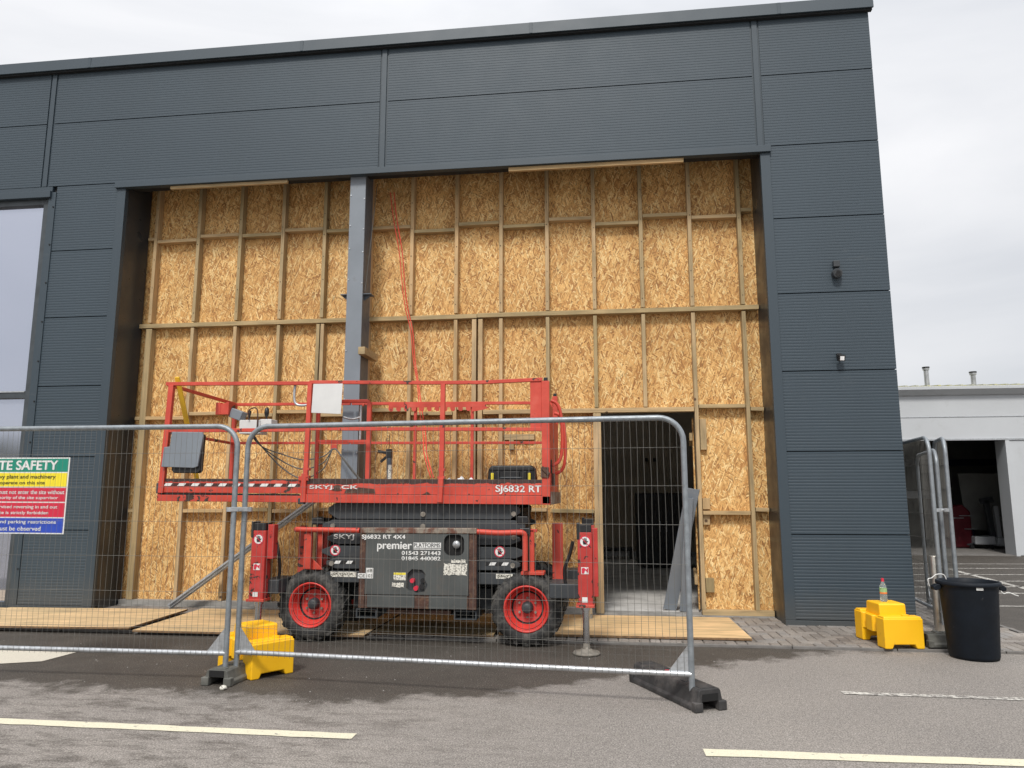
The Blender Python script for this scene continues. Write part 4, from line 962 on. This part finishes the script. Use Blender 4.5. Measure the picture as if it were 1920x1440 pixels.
s.build('control_cable', M['cable'], lf)
s = MB(tilt); s.box(-6.42, -6.34, YR-.03, YR, 1.92, 1.98); s.build('cable_clip', M['red'], lf, .004)
s = MB(tilt); s.prism([(-6.085, 2.20), (-5.78, 2.185), (-5.77, 2.49), (-6.075, 2.49)], YN-.052, YN-.045)
tag(s.build('white_board', M['board'], loc=(-5.92, YN-.05, 2.18), bev=.002), 'blank scuffed white square board fixed to the top rail of the red lift', 'board')

# objects lying on the platform
dz = lambda x: 1.41-(x+5)*.008
tc_ = thing('tool_case', (-4.11, -1.15, dz(-4.1)), 'black plastic tool case with two yellow latches standing on the lift deck', 'tool case')
zb_ = dz(-4.1)
s = MB(); P = [(-4.34, zb_), (-3.88, zb_), (-3.87, zb_+.13), (-3.88, zb_+.25), (-3.91, zb_+.285), (-4.31, zb_+.285), (-4.34, zb_+.25), (-4.35, zb_+.13)]
s.prism(P, -1.24, -1.04); cs = s.build('body', M['black'], tc_, .014)
s = MB(); s.box(-4.33, -3.89, -1.25, -1.24, zb_+.235, zb_+.262); s.box(-4.19, -4.03, -1.262, -1.24, zb_+.17, zb_+.225); s.box(-4.26, -4.23, -1.256, -1.24, zb_+.05, zb_+.225); s.box(-3.99, -3.96, -1.256, -1.24, zb_+.05, zb_+.225); s.build('rib', M['black'], cs, .004)
s = MB(); s.tube(smooth([(-4.22, -1.25, zb_+.15), (-4.2, -1.275, zb_+.16), (-4.02, -1.275, zb_+.16), (-4.0, -1.25, zb_+.15)], 4), .012, 8); s.build('handle', M['dark'], tc_)
for x in (-4.312, -3.945):
    s = MB(); s.box(x, x+.026, -1.262, -1.241, zb_+.13, zb_+.21); s.build('latch', M['syellow'], tc_, .004)
cg = thing('caulking_gun', (-5.38, -1.15, dz(-5.38)), 'black and silver sealant gun standing upright on the lift deck', 'sealant gun'); z_ = dz(-5.38)
s = MB(); s.tube([(-5.375, -1.15, z_), (-5.378, -1.15, z_+.36)], .026, 14); s.build('barrel', M['steel_dark'], cg)
s = MB(); s.tube([(-5.367, -1.16, z_+.02), (-5.37, -1.16, z_+.29)], .021, 14); s.build('cartridge', M['sticker'], cg)
s = MB(); s.bar((-5.38, -1.15, z_+.36), (-5.385, -1.15, z_+.45), .055, .05, (0, 1, 0)); s.bar((-5.40, -1.15, z_+.41), (-5.50, -1.15, z_+.43), .02, .03); s.bar((-5.41, -1.15, z_+.37), (-5.47, -1.15, z_+.32), .02, .025); s.tube([(-5.385, -1.15, z_+.45), (-5.382, -1.15, z_+.60)], .004, 6); s.build('trigger_handle', M['black'], cg, .006)
random.seed(3)
s = MB(); n = 14
for cx, rx, hz in ((-4.62, .07, .17), (-4.74, .09, .155), (-4.52, .05, .16)):
    vs = []; fs = []
    for i in range(7):
        for j in range(n):
            a = 2*math.pi*j/n; ph = math.pi/2*i/6; r_ = rx*math.cos(ph)*(1+random.uniform(-.2, .2))
            vs.append((cx+r_*math.cos(a), -1.2+r_*.8*math.sin(a), dz(-4.7)+max(0, math.sin(ph)*hz*(1+random.uniform(-.12, .06)))))
    for i in range(6):
        for j in range(n): fs.append((i*n+j, i*n+(j+1) % n, (i+1)*n+(j+1) % n, (i+1)*n+j))
    s.add(vs, fs)
tag(s.build('plastic_bag', M['bag'], loc=(-4.64, -1.2, dz(-4.7))), 'crumpled white plastic bag lying on the lift deck beside the tool case', 'bag')

# ------------------------------------------------------------------ temporary fencing
def fence_panel(p0, p1, z0, H, label, grp, zmesh=True, name='mesh_fence', dense=True, wire=.00125):
    p0 = Vector((*p0, 0)); p1 = Vector((*p1, 0)); W = (p1-p0).length; ang = math.atan2(p1.y-p0.y, p1.x-p0.x)
    t = thing(name, (p0.x, p0.y, z0), label, 'fence panel', grp, rz=ang); t['_o'] = [0, 0, 0]
    rc_ = .17; r = .0205
    P = [(0, 0, 0), (0, 0, H-rc_)]
    for i in range(1, 9): a = R(180-90*i/8); P.append((rc_+rc_*math.cos(a), 0, H-rc_+rc_*math.sin(a)))
    for i in range(0, 9): a = R(90-90*i/8); P.append((W-rc_+rc_*math.cos(a), 0, H-rc_+rc_*math.sin(a)))
    P.append((W, 0, 0))
    def bld(mb, nm, mat, par=t, bev=0): return mb.build(nm, mat, par, bev)
    s = MB(); s.tube(P, r, 14); bld(s, 'tube_frame', M['galvd'])
    s = MB(); s.tube([(.0, -.005, .115), (W, -.005, .115)], .0185, 12); bld(s, 'bottom_rail', M['galv'])
    s = MB()
    for a, d in ((0, 1), (W, -1)):
        s.prism([(a+d*.018, .13), (a+d*.15, .13), (a+d*.13, .155), (a+d*.05, .26), (a+d*.018, .30)], -.004, .002)
    bld(s, 'gusset', M['galv'])
    s = MB(); n = int(W/.0455); rw = random.Random(hash(label) % 1000 if False else len(label))
    for i in range(1, n):
        x = W*i/n; top = H
        if x < rc_: top = H-rc_+math.sqrt(max(0, rc_**2-(rc_-x)**2))
        if x > W-rc_: top = H-rc_+math.sqrt(max(0, rc_**2-(x-W+rc_)**2))
        pts = []; ph = rw.uniform(0, 6); am = rw.uniform(.0005, .0035)
        for k in range(9):
            z = .09+(top-.09)*k/8; pts.append((x+am*math.sin(ph+k*1.7)+rw.uniform(-.001, .001), -.0262+.001*math.sin(k+ph), z))
        s.tube(pts, wire, 4, cap=False)
    zs = [.30+.2655*i for i in range(1, 6)]+[.30+.0]
    for z in zs: s.tube([(.0, -.0285, z), (W*.33, -.0285, z-.002), (W*.66, -.0285, z+.002), (W, -.0285, z)], wire, 4, cap=False)
    if dense:
        z = .225
        while z < .50: s.tube([(.0, -.0275, z), (W, -.0275, z+rw.uniform(-.003, .003))], wire*.36, 4, cap=False); z += .045
    bld(s, 'wire_mesh', M['wire'])
    return t
FG = 'temporary mesh fence panels'
fence_panel((-9.5, -3.0), (-6.075, -2.965), .10, 1.84, 'left mesh fence panel carrying the site safety sign', FG)
fence_panel((-6.018, -2.905), (-2.652, -3.208), .10, 1.84, 'mesh fence panel standing in front of the red scissor lift', FG)
fence_panel((.17, -.30), (.60, 3.15), .10, 1.9, 'mesh fence panel running back along the right side of the building', FG, wire=.0022)
fence_panel((.345, -.03), (.70, 1.35), .03, 1.85, 'narrow mesh fence panel angled away behind the steel bollard', FG, dense=False, wire=.0022)
fence_panel((.385, -.16), (.60, .60), .10, 1.9, 'outermost mesh fence panel, seen edge on beside the black bin', FG, dense=False, wire=.0022)
def clamp(loc, rz, label):
    t = thing('fence_clamp', loc, label, 'clamp', 'fence clamps', rz); t['_o'] = [0, 0, 0]
    s = MB(); s.box(-.065, .065, -.032, -.024, -.017, .017); s.box(-.065, .065, .024, .032, -.017, .017); s.cyl((-.066, 0, -.017), (-.066, 0, .017), .031, n=12); s.cyl((.066, 0, -.017), (.066, 0, .017), .031, n=12); s.build('strap', M['galv'], t, .002)
    s = MB(); s.cyl((0, -.045, 0), (0, .04, 0), .007, n=8); s.cyl((0, -.05, 0), (0, -.034, 0), .014, n=6); s.build('bolt', M['galv'], t)
    return t
clamp((-6.046, -2.935, 1.29), R(35), 'galvanised clamp joining the two front fence panels at mid height')
clamp((.27, -.22, 1.24), R(25), 'galvanised clamp joining the fence panels behind the black bin')
def foot(loc, rz, label, mat, Lg=.72, h=.115):
    t = thing('rubber_ballast', loc, label, 'fence foot', 'rubber feet under the fence panels', rz); t['_o'] = [0, 0, 0]
    # long axis local x: 0 .. Lg, width .22, arched underneath
    w = .105
    s = MB()
    pr = [(-w-.012, 0), (-w-.012, .03), (-w+.005, .045), (-w+.022, h-.01), (-w+.035, h), (w-.035, h), (w-.022, h-.01), (w-.005, .045), (w+.012, .03), (w+.012, 0), (w-.03, 0), (w-.035, .05), (w-.05, .06), (-w+.05, .06), (-w+.035, .05), (-w+.03, 0)]
    s.prism(pr, .0, Lg, 'x')
    for x in (-.012, Lg-.04):
        s.box(x, x+.05, -w-.018, -w+.045, 0, .062); s.box(x, x+.05, w-.045, w+.018, 0, .062)
    s.build('body', mat, t, .008)
    for i in range(5):
        x = .05+i*(Lg-.1)/4; s = MB(); s.box(x-.03, x+.03, -.055, .055, h-.004, h+.006); s.build('post_socket', mat, t, .008)
    s = MB(); s.box(-.004, .002, -.06, .06, .066, .11); s.build('end_recess_shade', M['gap_shade'], t)  # dark plate on the end face paints the shade of a hollow
    return t
foot((-6.09, -3.06, 0), R(86), 'dark grey rubber foot holding the posts of both front fence panels', M['footgrey'])
foot((-2.545, -3.27, 0), R(117), 'long black rubber foot under the right end of the front fence panel', M['footblack'], .86, .14)
foot((-.31, -1.0, 0.026), R(4), 'grey rubber foot lying on the paving between the yellow block and the bin', M['footgrey'], .40)
foot((-9.6, -3.2, 0), R(90), 'rubber foot at the far left end of the fence line', M['footgrey'])
s = MB(); s.bar((-2.80, -2.86, .155), (-2.72, -2.88, .158), .016, .014)
tag(s.build('red_marker', M['redpl'], loc=(-2.76, -2.87, .15), bev=.003), 'small red plastic scrap lying on top of the black rubber fence foot', 'scrap')
random.seed(11)
s = MB(); s.lathe([(0, 0), (.022, .002), (.028, .014), (.020, .027), (.008, .032), (0, .032)], (-5.985, -3.15, .0), 'z', 9)
tag(s.build('pebble', M['sticker'], loc=(-5.985, -3.15, 0)), 'pale stone lying in front of the grey rubber fence foot', 'stone')
# site safety sign
sg = thing('safety_sign', (-7.9, -2.975, 1.09), 'site safety sign with green, yellow, red and blue bands hanging on the fence', 'sign')
ys = -2.978; X0, X1 = -8.30, -7.495
sk = lambda p: Vector((p[0]+(p[2]-1.4)*.03*0, p[1], p[2]-(p[0]+7.5)*.004))
s = MB(sk); s.box(X0, X1, ys, ys+.004, 1.092, 1.702); sbd = s.build('sign_board', M['white'], sg)
bands = ((1.587, 1.692, 'sgreen'), (1.468, 1.577, 'syellow'), (1.348, 1.458, 'sred'), (1.226, 1.338, 'sred'), (1.102, 1.216, 'sblue'))
for a, b, m_ in bands:
    s = MB(sk); s.box(X0+.008, X1-.010, ys-.0016, ys-.0002, a, b); s.build('colour_band', M[m_], sbd)
cxs = (X0+X1)/2
def st(tx, w, z0, z1, m_, bold=.012): text(tx, cxs-w/2, cxs+w/2, z0, z1, ys-.003, m_, sbd, bold=bold, xf=sk)
st('SITE SAFETY', .60, 1.603, 1.676, M['white'], .045)
st('Heavy plant and machinery', .58, 1.523, 1.562, M['ink'], .02); st('operate on this site', .40, 1.478, 1.512, M['ink'], .02)
st('Vehicles must not enter the site without', .76, 1.408, 1.440, M['white'], .02); st('the authority of the site supervisor', .66, 1.360, 1.392, M['white'], .02)
st('Unsupervised reversing in and out', .66, 1.286, 1.319, M['white'], .02); st('of site is strictly forbidden', .51, 1.240, 1.272, M['white'], .02)
st('Speed and parking restrictions', .66, 1.166, 1.200, M['white'], .02); st('must be observed', .40, 1.117, 1.150, M['white'], .02)

# ------------------------------------------------------------------ yellow ballast blocks
def yellow_block(loc, rz, label):
    t = thing('yellow_block', loc, label, 'ballast block', 'yellow plastic fence ballast blocks', rz); t['_o'] = [0, 0, 0]
    Lx, Wy = .56, .335
    s = MB()
    # plan outline with interlocking grooves, extruded; arch cut below by leaving only four feet
    def plan(e):
        h = Wy/2-e; x0, x1 = e, Lx-e
        return [(x0, -h), (.15, -h), (.165, -h+.028), (.205, -h+.028), (.22, -h), (.34, -h), (.355, -h+.028), (.395, -h+.028), (.41, -h), (x1, -h),
                (x1, h), (.41, h), (.395, h-.028), (.355, h-.028), (.34, h), (.22, h), (.205, h-.028), (.165, h-.028), (.15, h), (x0, h)]
    s.prism(plan(0), .105, .245, 'z')
    s.build('body', M['yellow'], t, .010, seg=3)
    h = Wy/2
    for x0, x1 in ((-.003, .145), (Lx-.145, Lx+.003)):
        s = MB(); s.prism([(-h-.003, 0), (-h+.062, 0), (-h+.078, .034), (h-.078, .034), (h-.062, 0), (h+.003, 0), (h+.003, .247), (-h-.003, .247)], x0, x1, 'x'); s.build('end_block', M['yellow'], t, .010, seg=3)
    s = MB(); s.prism([(.165, .24), (.425, .24), (.42, .335), (.41, .348), (.18, .348), (.17, .335)], -.118, .118, 'y'); s.build('top_lug', M['yellow'], t, .012, seg=3)
    for x0, x1 in ((.004, .125), (.445, .556)):
        s = MB(); s.prism([(x0, .243), (x1, .243), (x1-.008, .262), (x0+.008, .262)], -Wy/2+.004, Wy/2-.004, 'y'); s.build('end_ridge', M['yellow'], t, .008, seg=3)
    s = MB(); s.cyl((.06, -.05, .258), (.06, -.05, .272), .032, n=20); s.build('filler_cap', M['yellow'], t, .004)
    t.scale = (1.03, 1.05, 1.07)
    return t
yellow_block((-5.80, -2.74, 0), R(143), 'yellow plastic ballast block straddling the rubber foot between the two front fence panels')
yellow_block((-.545, -1.19, .024), R(97), 'yellow plastic ballast block with a drinks bottle on top beside the black bin')
bt = thing('drinks_bottle', (-.59, -.88, .397), 'clear plastic drinks bottle with a red cap standing on the right yellow block', 'bottle'); B0 = (-.59, -.88, .397)
s = MB(); s.lathe([(0, 0), (.026, .0), (.032, .008), (.032, .06), (.029, .075), (.032, .09), (.032, .13), (.026, .155), (.014, .175), (.012, .19), (0, .19)], B0, 'z', 24); s.build('bottle_body', M['clear'], bt)
s = MB(); s.cyl((B0[0], B0[1], B0[2]+.185), (B0[0], B0[1], B0[2]+.215), .014, .012, 16); s.build('cap', M['redpl'], bt)
s = MB(); s.cyl((B0[0], B0[1], B0[2]+.088), (B0[0], B0[1], B0[2]+.125), .0328, n=24, cap=False); s.build('label_band', M['label_green'], bt)
s = MB(); s.cyl((B0[0], B0[1], B0[2]+.072), (B0[0], B0[1], B0[2]+.088), .0326, n=24, cap=False); s.build('label_band', M['label_red'], bt)

# ------------------------------------------------------------------ bin, bollard
bn = thing('black_bin', (-.045, -1.36, .0), 'tall round black plastic bin standing at the corner of the building', 'bin')
c = (-.045, -1.36, 0)
s = MB(); s.lathe([(0, .004), (.17, .0), (.188, .006), (.195, .03), (.228, .60), (.232, .615), (.250, .618), (.253, .63), (.250, .648), (.238, .652), (.228, .645), (.22, .60), (.185, .03), (0, .025)], c, 'z', 48); s.build('bin_body', M['bin'], bn)
for sx in (-1, 1):
    s = MB(); s.prism([(c[0]+sx*.235, .58), (c[0]+sx*.275, .565), (c[0]+sx*.30, .572), (c[0]+sx*.30, .60), (c[0]+sx*.27, .62), (c[0]+sx*.235, .62)], c[1]-.035, c[1]+.035); s.build('handle', M['bin'], bn, .008)
s = MB(); s.bar((-.085, -1.594, .606), (-.03, -1.594, .606), .002, .022); s.build('price_sticker', M['white'], bn)
s = MB(); s.tube(smooth([(.20, -1.36, .60), (.22, -1.4, .55), (.26, -1.4, .56), (.31, -1.4, .54), (.34, -1.4, .53)]), .004, 5); s.tube(smooth([(-.37, -1.37, .60), (-.38, -1.38, .66), (-.34, -1.36, .67), (-.30, -1.36, .70), (-.24, -1.36, .70), (-.22, -1.36, .66)]), .004, 5); s.build('string', M['white'], bn)
bo = thing('steel_bollard', (.17, -.20, 0.02), 'round stainless steel bollard beside the fence panels at the building corner', 'bollard')
s = MB(); s.lathe([(.05, 0), (.05, .745), (.046, .755), (0, .757)], (.17, -.2, .02), 'z', 28); s.build('tube', M['stainless'], bo)
s = MB(); s.lathe([(.075, 0), (.075, .006), (.05, .008)], (.17, -.2, .022), 'z', 28); s.build('base_collar', M['stainless'], bo)

# ------------------------------------------------------------------ plywood, strut, flashings
def sheet(poly, z0, z1, label, tiltf=None):
    s = MB(tiltf); s.prism(poly, z0, z1, 'z', 1); s.prism(poly, z1+.0004, z1+.001, 'z', 0)
    c = Vector((sum(p[0] for p in poly)/len(poly), sum(p[1] for p in poly)/len(poly), z0))
    return tag(s.build('plywood_sheet', [M['ply'], M['plyedge']], loc=c), label, 'plywood', 'plywood sheets laid along the foot of the bay')
sheet([(-10.42, -1.29), (-8.02, -1.27), (-8.10, -.06), (-10.40, -.06)], .034, .052, 'plywood sheet lying flat in front of the grey pillar at the left', lambda p: Vector((p[0], p[1], p[2]+.02*max(0, (p[0]+9)))))
sheet([(-12.6, -1.30), (-10.44, -1.29), (-10.43, -.07), (-12.6, -.08)], .028, .046, 'plywood sheet lying behind the safety sign, furthest along the bay from the doorway')
sheet([(-7.98, -1.27), (-5.56, -1.25), (-5.58, .14), (-8.05, .16)], .028, .046, 'plywood sheet lying beside the overlapping gap, running behind the left lift wheel')
sheet([(-5.54, -1.08), (-4.31, -1.08), (-4.31, .2), (-5.54, .2)], .026, .044, 'plywood sheet lying in deep shade underneath the red scissor lift')
sheet([(-4.27, -1.0), (-1.84, -.985), (-1.86, .22), (-4.28, .22)], .030, .050, 'plywood sheet lying flat in front of the open doorway')
s = MB(); a = Vector((-8.56, .30, .035)); b = Vector((-6.66, .38, 1.42)); s.bar(a, b, .012, .075); s.bar(a+Vector((.01, -.02, .02)), b+Vector((.01, -.02, .02)), .045, .006); s.bar(a+Vector((-.0, -.02, -.028)), b+Vector((-.0, -.02, -.028)), .045, .006)
tag(s.build('metal_channel', M['galv'], loc=a), 'long galvanised metal channel leaning diagonally against the strand board', 'metal channel')
for i, (a, b, w_) in enumerate((((-2.455, .80, .035), (-2.17, .455, 1.47), .15), ((-2.30, .70, .035), (-2.22, .43, 1.36), .085))):
    a = Vector(a); b = Vector(b); s = MB(); s.bar(a, b, w_, .006, (0, 1, .3)); s.bar(a+Vector((w_/2, .02, 0)), b+Vector((w_/2, .02, 0)), .006, .05, (0, 1, .3)); s.bar(a+Vector((-w_/2, .008, 0)), b+Vector((-w_/2, .008, 0)), .006, .02, (0, 1, .3))
    tag(s.build('metal_flashing', M['steel_grey'], loc=a, bev=.002), ('wider grey folded flashing leaning across the doorway', 'narrower grey folded flashing leaning behind the wider one in the doorway')[i], 'flashing')
# grit and fallen debris
random.seed(21)
s = MB()
for _ in range(420):
    x = random.uniform(-9.5, 1.2); y = random.choice([random.uniform(-5.0, -1.3), random.uniform(-1.2, .4)]); r_ = random.uniform(.003, .008)
    z = .024 if y > -1.13 else .0
    a = random.uniform(0, 6)
    s.add([(x+r_*math.cos(a+k*2.1), y+r_*math.sin(a+k*2.1), z) for k in range(3)]+[(x, y, z+r_*.9)], [(0, 1, 3), (1, 2, 3), (2, 0, 3)])
tag(s.build('gravel', M['concrete']), 'loose pale grit scattered over the tarmac and paving', 'gravel', kind='stuff')

# ------------------------------------------------------------------ neighbouring unit
nb = thing('neighbour_unit', (7, 14, 0), 'pale grey industrial unit with an open vehicle door and two roof flues behind', 'building')
s = MB(); s.box(-1, 14, 10.0, 10.15, 3.225, 3.76); s.box(-1, 14, 10.0, 10.15, 2.69, 3.213); s.build('fascia_panel', M['shed'], nb, .004)
s = MB(); s.box(-1, 14, 9.975, 10.0, 2.66, 2.70); s.box(-1, 14, 9.99, 10.02, 3.211, 3.227); s.build('drip_trim', M['galv'], nb)
s = MB(); s.prism([(9.80, 3.86), (9.80, 3.93), (10.1, 3.95), (10.1, 3.74), (9.95, 3.74)], -1, 14, 'x'); s.build('gutter', M['shed'], nb, .006)
s = MB()
s.prism([(9.95, 3.93), (9.95, 3.96), (18, 4.75), (26, 3.95), (26, 3.9), (18, 4.70)], -1, 14, 'x')
for i in range(60): s.prism([(9.94, 3.955), (9.94, 3.985), (18, 4.775), (18, 4.745)], -1+i*.25, -1+i*.25+.06, 'x')
s.build('roof', M['shedroof'], nb)
for x, z in ((4.78, 4.50), (5.86, 4.36)):
    s = MB(); s.cyl((x, 10.6, 3.95), (x, 10.6, z), .055, n=16); s.cyl((x, 10.6, z-.05), (x, 10.6, z-.0), .075, n=16); s.build('flue', M['flue'], nb)
s = MB(); s.cyl((4.78, 10.6, 4.50), (4.78, 10.6, 4.53), .085, n=16); s.cyl((5.86, 10.6, 4.36), (5.86, 10.6, 4.39), .085, n=16); s.build('flue_cap', M['black'], nb)
s = MB(); s.box(6.22, 14, 10.0, 10.2, 0, 2.66); s.box(-1, 1.5, 10.0, 10.2, 0, 2.66); s.build('front_wall', M['shed'], nb, .004)
s = MB(); s.box(6.13, 6.22, 9.98, 10.45, 0, 2.66); s.build('door_jamb', M['shed'], nb, .004)
s = MB(); s.box(-1, 14, 18, 18.1, 0, 3.9); s.box(-1.1, -1, 10, 18, 0, 3.9); s.box(14, 14.1, 10, 18, 0, 3.9); s.box(-1, 14, 10.2, 18, 3.7, 3.74); s.build('inner_lining', M['shedin'], nb)
s = MB(); s.box(-1, 14, 10.0, 18, -.02, .02); s.build('floor_slab', M['kerb'], nb)
for x in (5.55, 8.6):
    s = MB(); s.box(x, x+.25, 15.2, 15.5, 0.02, 3.7); s.build('portal_column', M['navy'], nb)
s = MB(); s.box(5.0, 12, 15.2, 15.3, 2.25, 2.45); s.build('portal_beam', M['navy'], nb)
th = thing('maroon_cabinet', (5.9, 12.6, .02), 'dark red tool cabinet inside the neighbouring unit', 'cabinet')
s = MB(); s.prism([(5.55, .02), (6.3, .02), (6.3, .95), (6.1, 1.15), (5.7, 1.05), (5.55, .8)], 12.3, 12.9); s.build('body', M['maroon'], th, .05)
s = MB(); s.box(5.8, 6.1, 12.27, 12.299, .78, .80); s.box(6.0, 6.35, 12.27, 12.299, .84, .86); s.box(6.1, 6.4, 12.27, 12.299, .5, .52); s.build('drawer_trim', M['flue'], th)
th = thing('white_machine', (6.9, 12.4, .02), 'white wheeled workshop machine with a dark upright arm inside the neighbouring unit', 'machine')
s = MB(); s.box(6.25, 6.75, 12.1, 12.5, .12, .33); s.box(6.80, 7.45, 12.1, 12.5, .08, .30); s.build('base', M['shed'], th, .03)
for x in (6.15, 6.62, 7.3):
    s = MB(); s.cyl((x, 12.05, .07), (x, 12.12, .07), .05, n=14); s.build('castor', M['black'], th)
s = MB(); s.bar((6.05, 12.1, .12), (6.3, 12.2, .16), .04, .04); s.bar((6.78, 12.3, .3), (6.68, 12.3, 1.25), .12, .12, (0, 1, 0)); s.bar((6.55, 12.3, 1.22), (6.85, 12.3, 1.28), .12, .14); s.build('arm', M['dark'], th, .01)
s = MB(); s.bar((6.95, 12.35, .3), (6.92, 12.35, 1.1), .1, .1, (0, 1, 0)); s.build('column', M['shed'], th)
th = thing('white_sheet', (7.2, 13.6, .02), 'tall plain pale board leaning up inside the neighbouring unit', 'board')
s = MB(); s.prism([(6.75, .45), (7.9, .40), (7.85, 1.98), (6.65, 1.98)], 13.6, 13.63); s.build('panel', M['shedin'], th)
for x in (6.9, 7.6):
    s = MB(); s.box(x, x+.05, 13.63, 13.9, .02, .5); s.build('leg', M['navy'], th)
th = thing('white_boxes', (7.5, 12.9, .02), 'heap of pale boxes on the right inside the neighbouring unit', 'boxes')
s = MB(); s.box(7.3, 7.75, 12.8, 13.2, .02, .75); s.box(7.55, 8.1, 12.6, 12.8, .02, .5); s.build('carton', M['shedin'], th, .01)
th = thing('workbench', (5.4, 14, .02), 'workbench with a pale top inside the neighbouring unit, left of the red cabinet', 'bench')
s = MB(); s.box(4.3, 6.1, 13.8, 14.4, 1.28, 1.5); s.build('top', M['shed'], th, .01)
for x in (4.4, 5.95):
    s = MB(); s.box(x, x+.08, 13.9, 14.3, .02, 1.28); s.build('leg', M['navy'], th)
for o in S.objects:
    if '_o' in o: del o['_o']
